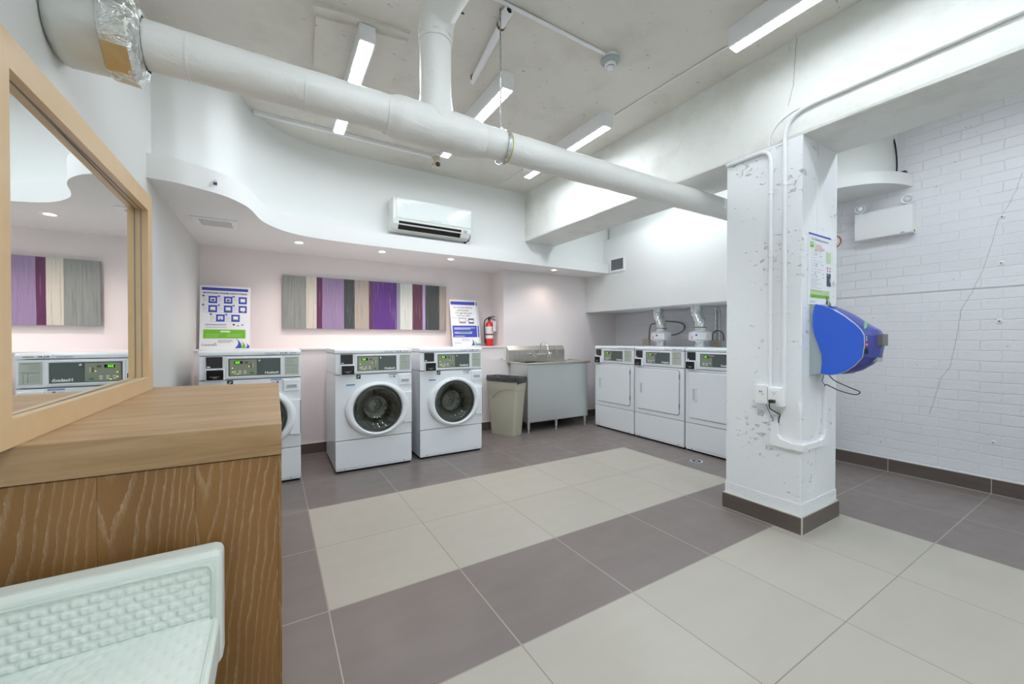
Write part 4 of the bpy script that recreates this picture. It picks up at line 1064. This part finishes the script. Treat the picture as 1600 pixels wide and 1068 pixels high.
# dryer exhaust ducts with booster fans
def vent_duct(label, x, y, s=1.0):
    t = thing('exhaust_duct', label, 'duct', (x, y, 1.12), 0, 'exhaust ducts above the dryers')
    b = MB(); b.lathe([(.068, 0), (.066, .012), (.062, .05), (.066, .075)], seg=28)
    b.build('lower_collar', M_GALV, t)
    b = MB(); b.lathe([(.06, .072), (.122, .078), (.128, .09), (.128, .165), (.116, .182), (.072, .192), (.066, .2)], seg=32, cap0=True); f = b.build('booster_fan', M_PAINTED, t)
    b = MB(); b.box(-.134, -.105, -.16, .03, .088, .168, bev=.006); b.box(-.1355, -.133, -.052, -.028, .13, .15, 1); b.box(-.1355, -.133, .012, .022, .09, .128, 2); b.build('terminal_box', [M_PAINTED, M_PBLUE, M_PRED], f)
    b = MB(); b.tube([tuple(p) for p in catmull([(0, 0, .19), (0, 0, .26), (.004, .005, .30), (.01, .04, .37), (.01, .06, .43), (.01, .062, .505)], 5)], .066, 28)
    for z in (.222, .455): 
        b.tube([(.003 if z < .3 else .01, 0 if z < .3 else .06, z), (.003 if z < .3 else .01, 0 if z < .3 else .06, z + .022)], .070, 28)
    b.build('duct_elbow', M_GALV, t)
    b = MB(); b.tube([(.002, 0, .228), (.002, 0, .240)], .0725, 28, caps=False); b.build('hose_clamp', M_GREYG, t)
vent_duct('silver exhaust duct with white booster fan above the first two dryers', 4.45, 3.51)
vent_duct('silver exhaust duct with white booster fan above the last dryer', 4.45, 2.94)
def jbox(name, label, x, y, z, w_, h):
    b = MB(); b.box(x - .03, x, y - w_ / 2, y + w_ / 2, z, z + h, 0, bev=.004)
    b.box(x - .0315, x - .029, y - .008, y + .008, z + h * .4, z + h * .5, 1)
    o = b.build(name, [M_CREAM, M_CGREY], origin=(x, y, z)); tag(o, label, 'electrical box')
jbox('junction_box', 'cream junction box behind the dryers, left of the first exhaust duct', XR, 4.06, 1.12, .12, .10)
jbox('junction_box', 'cream junction box behind the last dryer, under two vertical conduits', XR, 2.97, 1.12, .13, .085)
conduit('black_cable', [tuple(p) for p in catmull([(4.80, 4.0, 1.21), (4.75, 3.95, 1.26), (4.72, 3.92, 1.34), (4.68, 3.86, 1.42), (4.56, 3.66, 1.43)], 6)], .008, 'dark cable rising from the left junction box behind the duct', 'cable', M_CGREY)
conduit('grey_cable', [tuple(p) for p in catmull([(4.6, 3.62, 1.46), (4.78, 3.52, 1.45), (4.80, 3.42, 1.41), (4.78, 3.40, 1.34), (4.72, 3.46, 1.28), (4.59, 3.53, 1.26)], 6)], .008, 'grey flexible cable looping between the two exhaust ducts', 'cable', M_CGREY)
conduit('grey_cable', [tuple(p) for p in catmull([(4.80, 3.0, 1.2), (4.79, 2.99, 1.28), (4.80, 2.94, 1.32), (4.80, 2.87, 1.29), (4.80, 2.85, 1.19)], 6)], .008, 'grey flexible cable arching over the right junction box', 'cable', M_CGREY)
conduit('metal_conduit', [(4.815, 2.97, 1.2), (4.815, 2.97, 1.62)], .011, 'vertical metal conduit behind the dryers, left one of a pair', mat=M_GALV)
conduit('metal_conduit', [(4.815, 2.92, 1.2), (4.815, 2.92, 1.57), (4.815, 2.955, 1.62)], .011, 'vertical metal conduit behind the dryers, right one of a pair with a bent top', mat=M_GALV)

# ================================================================ SINK
t = thing('utility_sink', 'stainless steel utility sink cabinet on short legs under the downlight', 'sink', (3.285, 4.45, 0))
og = (3.285, 4.45, 0)
x0, x1, y0, y1 = -.495, .515, -.22, .235
b = MB(); b.box(x0, x1, y0, y1, .135, .875, bev=.003, omit=('t',)) ; b.build('cabinet', M_STEEL, t)
# rim with basin opening: left bowl, right drainboard
b = MB(); zt = .905
b.tube([(x0 - .015, y0 - .02, zt - .012), (x1 + .02, y0 - .02, zt - .004)], .014, 12); b.tube([(x0 - .015, y0 - .02, zt - .012), (x0 - .015, y1 - .01, zt - .012)], .014, 12)
b.tube([(x1 + .02, y0 - .02, zt - .004), (x1 + .02, y1 - .01, zt - .004)], .014, 12)
bx0, bx1, by0, by1 = x0 + .06, -.05, y0 + .05, y1 - .06
b.box(x0 - .01, bx0, y0 - .015, y1, zt - .03, zt - .008); b.box(bx0, bx1, y0 - .015, by0, zt - .03, zt - .008); b.box(bx0, bx1, by1, y1, zt - .03, zt - .008)
b.box(bx1, x1 + .015, y0 - .015, y1, zt - .025, zt - .006)
b.build('rim', M_STEELB, t)
b = MB(); rr0 = rrect(bx0, bx1, by0, by1, .05); rr1 = rrect(bx0 + .03, bx1 - .03, by0 + .03, by1 - .03, .05)
b.loft([[(x, y, zt - .008) for x, y in rr0], [(x, y, zt - .10) for x, y in rr0], [(x, y, zt - .25) for x, y in rr1]], 0, True, False, True); b.build('bowl', M_STEELB, t)
b = MB(); sp0, sp1 = -.54, .43
b.prism([(y1 - .04, zt - .02), (y1 - .04, 1.06), (y1 + .0, 1.118), (y1 + .012, 1.118), (y1 + .012, zt - .02)], 'X', sp0, sp1, bev=.002); b.build('backsplash', M_STEELB, t)
lg = 0
for x, y in ((x0 + .03, y0 + .03), (-.02, y0 + .03), (x1 - .03, y0 + .03), (x0 + .14, y1 - .03), (x1 - .25, y1 - .03)):
    b = MB(); b.lathe([(.020, .14), (.019, .05), (.0185, .045), (.012, .042), (.012, .012), (.015, .01), (.015, 0)], org=(x, y, 0), seg=16, cap1=True); b.build('leg', M_STEEL, t)
b = MB(); yb = y1 - .04
fx = -.06
for dx in (-.13, .13):
    b.tube([(fx + dx, yb, 1.0), (fx + dx, yb - .05, 1.0), (fx + dx, yb - .07, 1.0)], [.016, .014, .02], 14)
    b.tube([(fx + dx, yb - .07, 1.0), (fx + dx, yb - .10, 1.0)], .012, 12)
    for a in range(4): b.tube([(fx + dx, yb - .105, 1.0), (fx + dx + .036 * math.cos(a * PI / 2 + .4), yb - .108, 1.0 + .036 * math.sin(a * PI / 2 + .4))], [.009, .014], 8)
b.tube([(fx - .13, yb - .06, 1.0), (fx + .13, yb - .06, 1.0)], .012, 12)
b.tube([(fx, yb - .06, 1.0), (fx, yb - .06, 1.04)], .014, 12)
b.tube([tuple(p) for p in catmull([(fx, yb - .06, 1.03), (fx, yb - .065, 1.10), (fx + .002, yb - .10, 1.155), (fx + .004, yb - .17, 1.165), (fx + .006, yb - .23, 1.13), (fx + .006, yb - .25, 1.06)], 6)], .009, 12)
b.build('faucet', M_CHROME, t)
conduit('supply_hook', [tuple(p) for p in catmull([(2.66, 4.688, .95), (2.655, 4.64, .955), (2.66, 4.63, .94), (2.69, 4.62, .925)], 5)], .008, 'small bent metal supply pipe stub on the wall left of the sink', 'pipe', M_GALV)

# ================================================================ BIN
t = thing('waste_bin', 'tall slim beige waste bin with a black liner between washer and sink', 'bin', (2.56, 4.385, 0), math.radians(24.5))
def rr3(w_, d_, z, r=.035): return [(x, y, z) for x, y in rrect(-w_ / 2, w_ / 2, -d_ / 2, d_ / 2, r)]
b = MB(); b.loft([rr3(.19, .36, 0, .03), rr3(.195, .37, .02, .035), rr3(.225, .43, .45), rr3(.235, .45, .57), rr3(.24, .46, .575), rr3(.25, .48, .715)], 0, True, True, False); b.build('body', M_BIN, t)
b = MB()
b.tube([tuple(p) for p in catmull([(-.119, .14, .46), (-.121, .05, .535), (-.122, -.06, .575), (-.121, -.16, .585), (-.11, -.222, .578)], 6)], .003, 6)
b.build('side_groove', M_CANVAS, t)
b = MB(); n = 72; rings = []
for k, (w_, d_, z) in enumerate(((.262, .492, .665), (.268, .50, .70), (.262, .495, .735), (.235, .46, .73), (.21, .42, .66), (.19, .36, .5))):
    base = rrect(-w_ / 2, w_ / 2, -d_ / 2, d_ / 2, .05, 17); ring = []
    for i, (x, y) in enumerate(base):
        q = noise.noise(Vector((i * .25, k * 1.3, 0))); q2 = noise.noise(Vector((i * .09, 4, 0)))
        ring.append((x * (1 + .05 * q), y * (1 + .025 * q), z + (.02 * q + (.05 * q2 + .01 if k == 0 else 0))))
    rings.append(ring)
b.loft(rings, 0, True, False, True); b.build('bin_liner', M_BAG, t)

# ================================================================ AIR CONDITIONER
t = thing('air_conditioner', 'glossy white wall mounted split air conditioner above the soffit', 'air conditioner', (1.50, 4.32, 2.345))
W2 = .44
b = MB(); b.prism([(0, .0 + .02), (-.08, .0), (-.15, .02), (-.19, .07), (-.20, .12), (-.205, .30), (-.19, .335), (-.16, .345), (0, .345)], 'X', -W2, W2, bev=.006); b.build('casing', M_ACS, t)
b = MB(); b.prism([(-.19, .118), (-.207, .125), (-.213, .31), (-.20, .335), (-.18, .34)], 'X', -W2 + .035, W2 - .004, bev=.004); b.build('front_cover', M_ACW, t)
b = MB(); b.prism([(-.155, .018), (-.20, .088), (-.194, .1), (-.14, .022)], 'X', -W2 + .06, W2 - .12); b.build('air_outlet', M_DARK, t)
b = MB()
for yy, zz in ((-.200, .060),): b.prism([(yy, zz), (yy - .006, zz + .004), (yy + .016, zz + .002), (yy + .018, zz - .002)], 'X', -W2 + .055, W2 - .125)
b.build('louver', M_ACS, t)
b = MB(); b.box(W2 - .09, W2 - .05, -.2025, -.198, .075, .098); b.build('display_badge', M_DGREY, t)
b = MB(); b.text('MITSUBISHI ELECTRIC', .012, (.02, -.2145, .142), 0); b.build('maker_lettering', M_PGREY, t)
b = MB(); b.prism([(-.0, -.0), (-.10, .01), (-.14, .05), (-.14, .12), (0, .14)], 'X', W2 + .0, W2 + .02); b.build('end_gap', M_DARK, t)

# ================================================================ VENTS
t = thing('bulkhead_vent', 'square grey vent grille with a white frame on the bulkhead above the sink', 'vent', (4.18, 4.03, 2.16))
b = MB()
for (a, c, d, e) in ((-.145, .155, 0, .035), (-.145, .155, .185, .22), (-.145, -.11, .03, .19), (.12, .155, .03, .19)): b.box(-.012, 0, a, c, d, e, bev=.002)
b.build('frame', M_PAINTED, t)
b = MB(); b.box(-.003, 0, -.11, .12, .03, .19); 
for i in range(14): b.box(-.008, -.003, -.11, .12, .036 + i * .0112, .040 + i * .0112)
b.build('grille', M_GREYG, t)
t = thing('soffit_vent', 'white perforated vent plate in the soffit underside near the left wall', 'vent', (-.40, 4.03, 2.165))
b = MB(); b.box(-.15, .15, -.14, .14, -.006, 0, bev=.002); b.build('plate', M_PAINTED, t)
b = MB()
for i in range(18):
    for j in range(10):
        x = -.10 + i * .0118; y = -.09 + j * .02 + (i % 2) * .01
        b.box(x, x + .006, y, y + .012, -.0068, -.005)
b.build('perforations', M_GREYG, t)
b = MB()
b.lathe([(.0005, -.006), (.012, -.006), (.014, 0)], axis='Y', seg=14, org=(-.318, 3.20, 2.235)); b.box(-.328, -.308, 3.186, 3.196, 2.21, 2.226, 1)
o = b.build('soffit_sensor', [M_PAINTED, M_PNAVY], origin=(-.318, 3.2, 2.235)); tag(o, 'tiny white and dark sensor on the curved soffit face', 'sensor')

# ================================================================ EMERGENCY LIGHT
t = thing('emergency_light', 'white rectangular emergency light box with two lamp heads on the brick wall', 'emergency light', (XR - .006, 1.345, 2.14))
b = MB(); b.box(-.092, 0, -.20, .20, 0, .248, bev=.004); b.build('battery_box', M_BOXW, t)
for y in (-.155, .17):
    b = MB(); b.tube([(-.045, y, .248), (-.045, y, .275)], .012, 12); b.tube([(-.01, y, .30), (-.045, y, .30), (-.085, y - .012, .295)], [.02, .034, .040], 24)
    h = b.build('lamp_head', M_BOXW, t)
    b = MB(); b.tube([(-.085, y - .012, .295), (-.089, y - .013, .2945)], .031, 24); b.tube([(-.089, y - .013, .2945), (-.092, y - .014, .294)], .018, 16, m=1); b.build('lens', [M_LENS, M_CHROME], h)
b = MB(); b.box(-.05, -.04, -.203, -.199, .042, .052, 0); b.box(-.05, -.04, -.203, -.199, .028, .034, 1); b.box(-.052, -.038, -.204, -.199, .01, .02, 2); b.build('status_lights', [M_LEDG, M_LEDR, M_BLACK], t)
b = MB(); b.box(-.0935, -.091, -.15, -.125, .008, .014); b.build('maker_mark', M_BLUEDECAL, t)
conduit('white_cable', [tuple(p) for p in catmull([(XR - .012, 1.77, 2.30), (XR - .012, 1.68, 2.28), (XR - .014, 1.60, 2.31), (XR - .05, 1.53, 2.33)], 5)], .006, 'white cable on the brick wall entering the emergency light', 'cable')
t = thing('wall_escutcheon', 'round white wall plate with a red ring, half hidden behind the column', 'wall plate', (XR - .006, 1.74, 2.185))
b = MB(); b.lathe([(.001, -.016), (.05, -.014), (.056, -.002)], axis='X', seg=28); b.build('plate', M_PAINTED, t)
b = MB(); b.lathe([(.056, -.006), (.066, -.006), (.066, 0)], axis='X', seg=28); b.build('red_ring', M_REDPAINT, t)
conduit('hanging_cable', [tuple(p) for p in catmull([(4.78, 1.30, 3.07), (4.77, 1.27, 2.95), (4.78, 1.26, 2.78), (4.78, 1.265, 2.665)], 6)], .006, 'black and blue cable dropping to the curved shelf by the brick wall', 'cable', M_CBLACK)
b = MB(); b.box(4.77, 4.82, 1.20, 1.25, 2.661, 2.70, bev=.004); o = b.build('cable_connector', M_BLACK, origin=(4.79, 1.22, 2.661)); tag(o, 'small black connector lying on the curved shelf by the brick wall', 'connector')
# plugs and stubs on the brick wall
for y, z, r, lab in ((.666, 2.155, .018, 'uppermost small round painted stub on the brick wall'), (.668, 1.80, .018, 'middle small round painted stub on the brick wall'), (.675, 1.35, .022, 'lowest painted stub at mid height on the brick wall'), (.70, .405, .013, 'tiny round painted screw head low on the brick wall')):
    b = MB(); b.lathe([(.001, -.012), (r * .6, -.012), (r * .7, -.006), (r, -.003), (r * 1.05, .006)], org=(XR if z < 1.62 else XR - .006, y, z), axis='X', seg=14); b.lathe([(.001, -.0125), (r * .35, -.0125)], org=(XR if z < 1.62 else XR - .006, y, z), axis='X', seg=10, m=1)
    o = b.build('wall_stub', [M_PAINTED, M_GREYG], origin=(XR, y, z)); tag(o, lab, 'wall plug')

# floor drain
t = thing('floor_drain', 'small round metal floor drain in front of the last dryer', 'drain', (3.596, 2.413, 0))
b = MB(); b.lathe([(.001, .003), (.045, .003), (.055, .004), (.062, .0015), (.062, 0)], seg=32); b.build('cover', M_GALV, t)
b = MB()
for k in range(8):
    a = k * PI / 4; b.prism([(.018 * math.cos(a - .2), .018 * math.sin(a - .2)), (.042 * math.cos(a - .25), .042 * math.sin(a - .25)), (.042 * math.cos(a + .25), .042 * math.sin(a + .25)), (.018 * math.cos(a + .2), .018 * math.sin(a + .2))], 'Z', .003, .0045)
b.build('slots', M_DARK, t)

# ================================================================ COUNTER
t = thing('reception_counter', 'wooden counter with thick light top and limed oak front at the left', 'counter', (-.3, 2.2, 0))
CF, CB, CR, CL, CZ = 1.472, 2.90, .022, XL + .001, .942
ox, oy = .3, -2.2
b = MB(); b.prism([(CL + ox, 1.505 + oy), (CR + ox, CF + oy), (CR + .004 + ox, 2.87 + oy), (CL + ox, 2.965 + oy)], 'Z', CZ - .100, CZ, bev=.003); b.build('countertop', M_SLAB, t)
b = MB(); b.prism([(CL + ox, 1.512 + oy), (CR - .001 + ox, CF + .006 + oy), (CR - .001 + ox, 2.86 + oy), (CL + ox, 2.95 + oy)], 'Z', 0, CZ - .103, bev=.001); b.build('cabinet_body', M_OAK, t)
b = MB(); b.prism([(CL + .01 + ox, 1.52 + oy), (CR - .012 + ox, CF + .018 + oy), (CR - .012 + ox, 2.85 + oy), (CL + .01 + ox, 2.94 + oy)], 'Z', CZ - .104, CZ - .099); b.build('shadow_gap', M_DARK, t)

# ================================================================ MIRROR
t = thing('framed_mirror', 'large mirror in a deep pale maple frame on the left wall above the counter', 'mirror', (XL, 2.12, CZ))
MF, MG = .077, .046          # frame front and glass distance from the wall
y0, y1, z0, z1 = 1.40 - 2.12, 2.84 - 2.12, .001, 1.03
fw = .09; zb_ = .07; zt_ = .085
b = MB()
b.box(0.001, MF, y0, y0 + fw, z0, z1); b.box(0.001, MF, y1 - fw + .008, y1, z0, z1)
b.box(0.001, MF, y0 + fw, y1 - fw + .008, z0, z0 + zb_); b.box(0.001, MF, y0 + fw, y1 - fw + .008, z1 - zt_, z1)
fr_ = b.build('frame', M_MAPLE, t)
b = MB(); iy0, iy1, iz0, iz1 = y0 + fw, y1 - fw + .008, z0 + zb_, z1 - zt_
for (a, c, d, e) in ((iy0, iy0 + .002, iz0, iz1), (iy1 - .002, iy1, iz0, iz1), (iy0, iy1, iz0, iz0 + .002), (iy0, iy1, iz1 - .002, iz1)): b.box(.0475, .0515, a, c, d, e)
b.build('metal_inlay', M_GREYG, t)
b = MB(); b.box(MG - .008, MG, iy0 - .001, iy1 + .001, iz0 - .001, iz1 + .001); mg = b.build('mirror_glass', M_MIRROR, t); mg.location = (-.002, 0, 0); mg.rotation_euler = (0, 0, .011)

# ================================================================ CHAIR
t = thing('quilted_chair', 'low backed mint white quilted vinyl chair against the counter front', 'chair', (-.375, 1.15, 0))
SX0, SX1 = -.245, .250
YBK, YFR = .292, .21            # rear and front planes of the backrest (counter front at 1.472+)
SZ, TZ = .452, .625
def pillow(u, v, pu=.033, pv=.0225, A=.0042):
    r = math.floor(v / pv); uu = (u + (pu / 2 if r % 2 else 0)) / pu
    a = abs((uu % 1) - .5) / .40; c = abs(((v / pv) % 1) - .5) / .38
    d = (a ** 3 + c ** 3) ** (1 / 3)
    k = max(0.0, min(1.0, (1.12 - d) / .45))
    return A * (k * k * (3 - 2 * k)) + .0006 * abs(math.sin(PI * uu * 2))
b = MB()
yo = YFR
# outer shell of the backrest: rounded box
b.box(SX0, SX1, YFR - .002, YBK, .30, TZ, bev=.022, seg=4)
b.build('backrest', M_VINYL, t)
b = MB(); NX, NZ = 200, 60; g = []
X0q, X1q, Z0q, Z1q = SX0 + .018, SX1 - .02, SZ - .03, TZ - .026
for j in range(NZ + 1):
    row = []
    for i in range(NX + 1):
        x = X0q + (X1q - X0q) * i / NX; z = Z0q + (Z1q - Z0q) * j / NZ
        edge = min(1, (X1q - x) / .03, (x - X0q) / .03, (Z1q - z) / .02)
        edge = max(0, edge)
        row.append(b.bm.verts.new((x, YFR - .003 - pillow(x, z) * edge ** .5, z)))
    g.append(row)
for j in range(NZ):
    for i in range(NX):
        f = b.bm.faces.new((g[j][i], g[j][i + 1], g[j + 1][i + 1], g[j + 1][i])); f.smooth = True
b.build('quilted_panel', M_VINYL, t, fix=False)
b = MB()
b.tube([(SX0 + .02, YFR - .004, SZ - .02), (SX0 + .02, YFR - .004, TZ - .05), (SX0 + .028, YFR - .004, TZ - .034), (SX0 + .045, YFR - .004, TZ - .028)] + [(SX1 - .045, YFR - .004, TZ - .028), (SX1 - .030, YFR - .004, TZ - .034), (SX1 - .022, YFR - .004, TZ - .05), (SX1 - .022, YFR - .004, SZ - .01)], .0048, 8)
b.build('piping', M_VINYLP, t)
# seat with soft quilting
b = MB(); b.box(SX0 + .004, SX1 - .004, -.30, YFR, .335, SZ - .004, bev=.018, seg=4); b.build('seat', M_VINYL, t)
b = MB(); NX, NY = 160, 150; g = []
for j in range(NY + 1):
    row = []
    for i in range(NX + 1):
        x = SX0 + .02 + (SX1 - SX0 - .045) * i / NX; y = -.28 + (YFR + .28) * j / NY
        r2 = ((x - .0) / .25) ** 2
        row.append(b.bm.verts.new((x, y, SZ - .003 + .003 * (1 - r2) + .5 * pillow(x, y, .040, .030, .0040))))
    g.append(row)
for j in range(NY):
    for i in range(NX):
        f = b.bm.faces.new((g[j][i], g[j][i + 1], g[j + 1][i + 1], g[j + 1][i])); f.smooth = True
b.build('seat_quilting', M_VINYL, t, fix=False)
b = MB(); b.tube([(SX1 - .018, YFR - .01, SZ - .008), (SX1 - .016, -.05, SZ - .006), (SX1 - .018, -.27, SZ - .010)], .0045, 8); b.build('seat_piping', M_VINYLP, t)
for x in (SX0 + .05, SX1 - .03):
    for y in (-.25, YFR + .03):
        b = MB(); b.tube([(x, y, .34), (x + (.008 if x > 0 else -.008), y, 0)], [.014, .009], 12); b.build('leg', M_BRASS, t)

print('objects', len(bpy.data.objects))
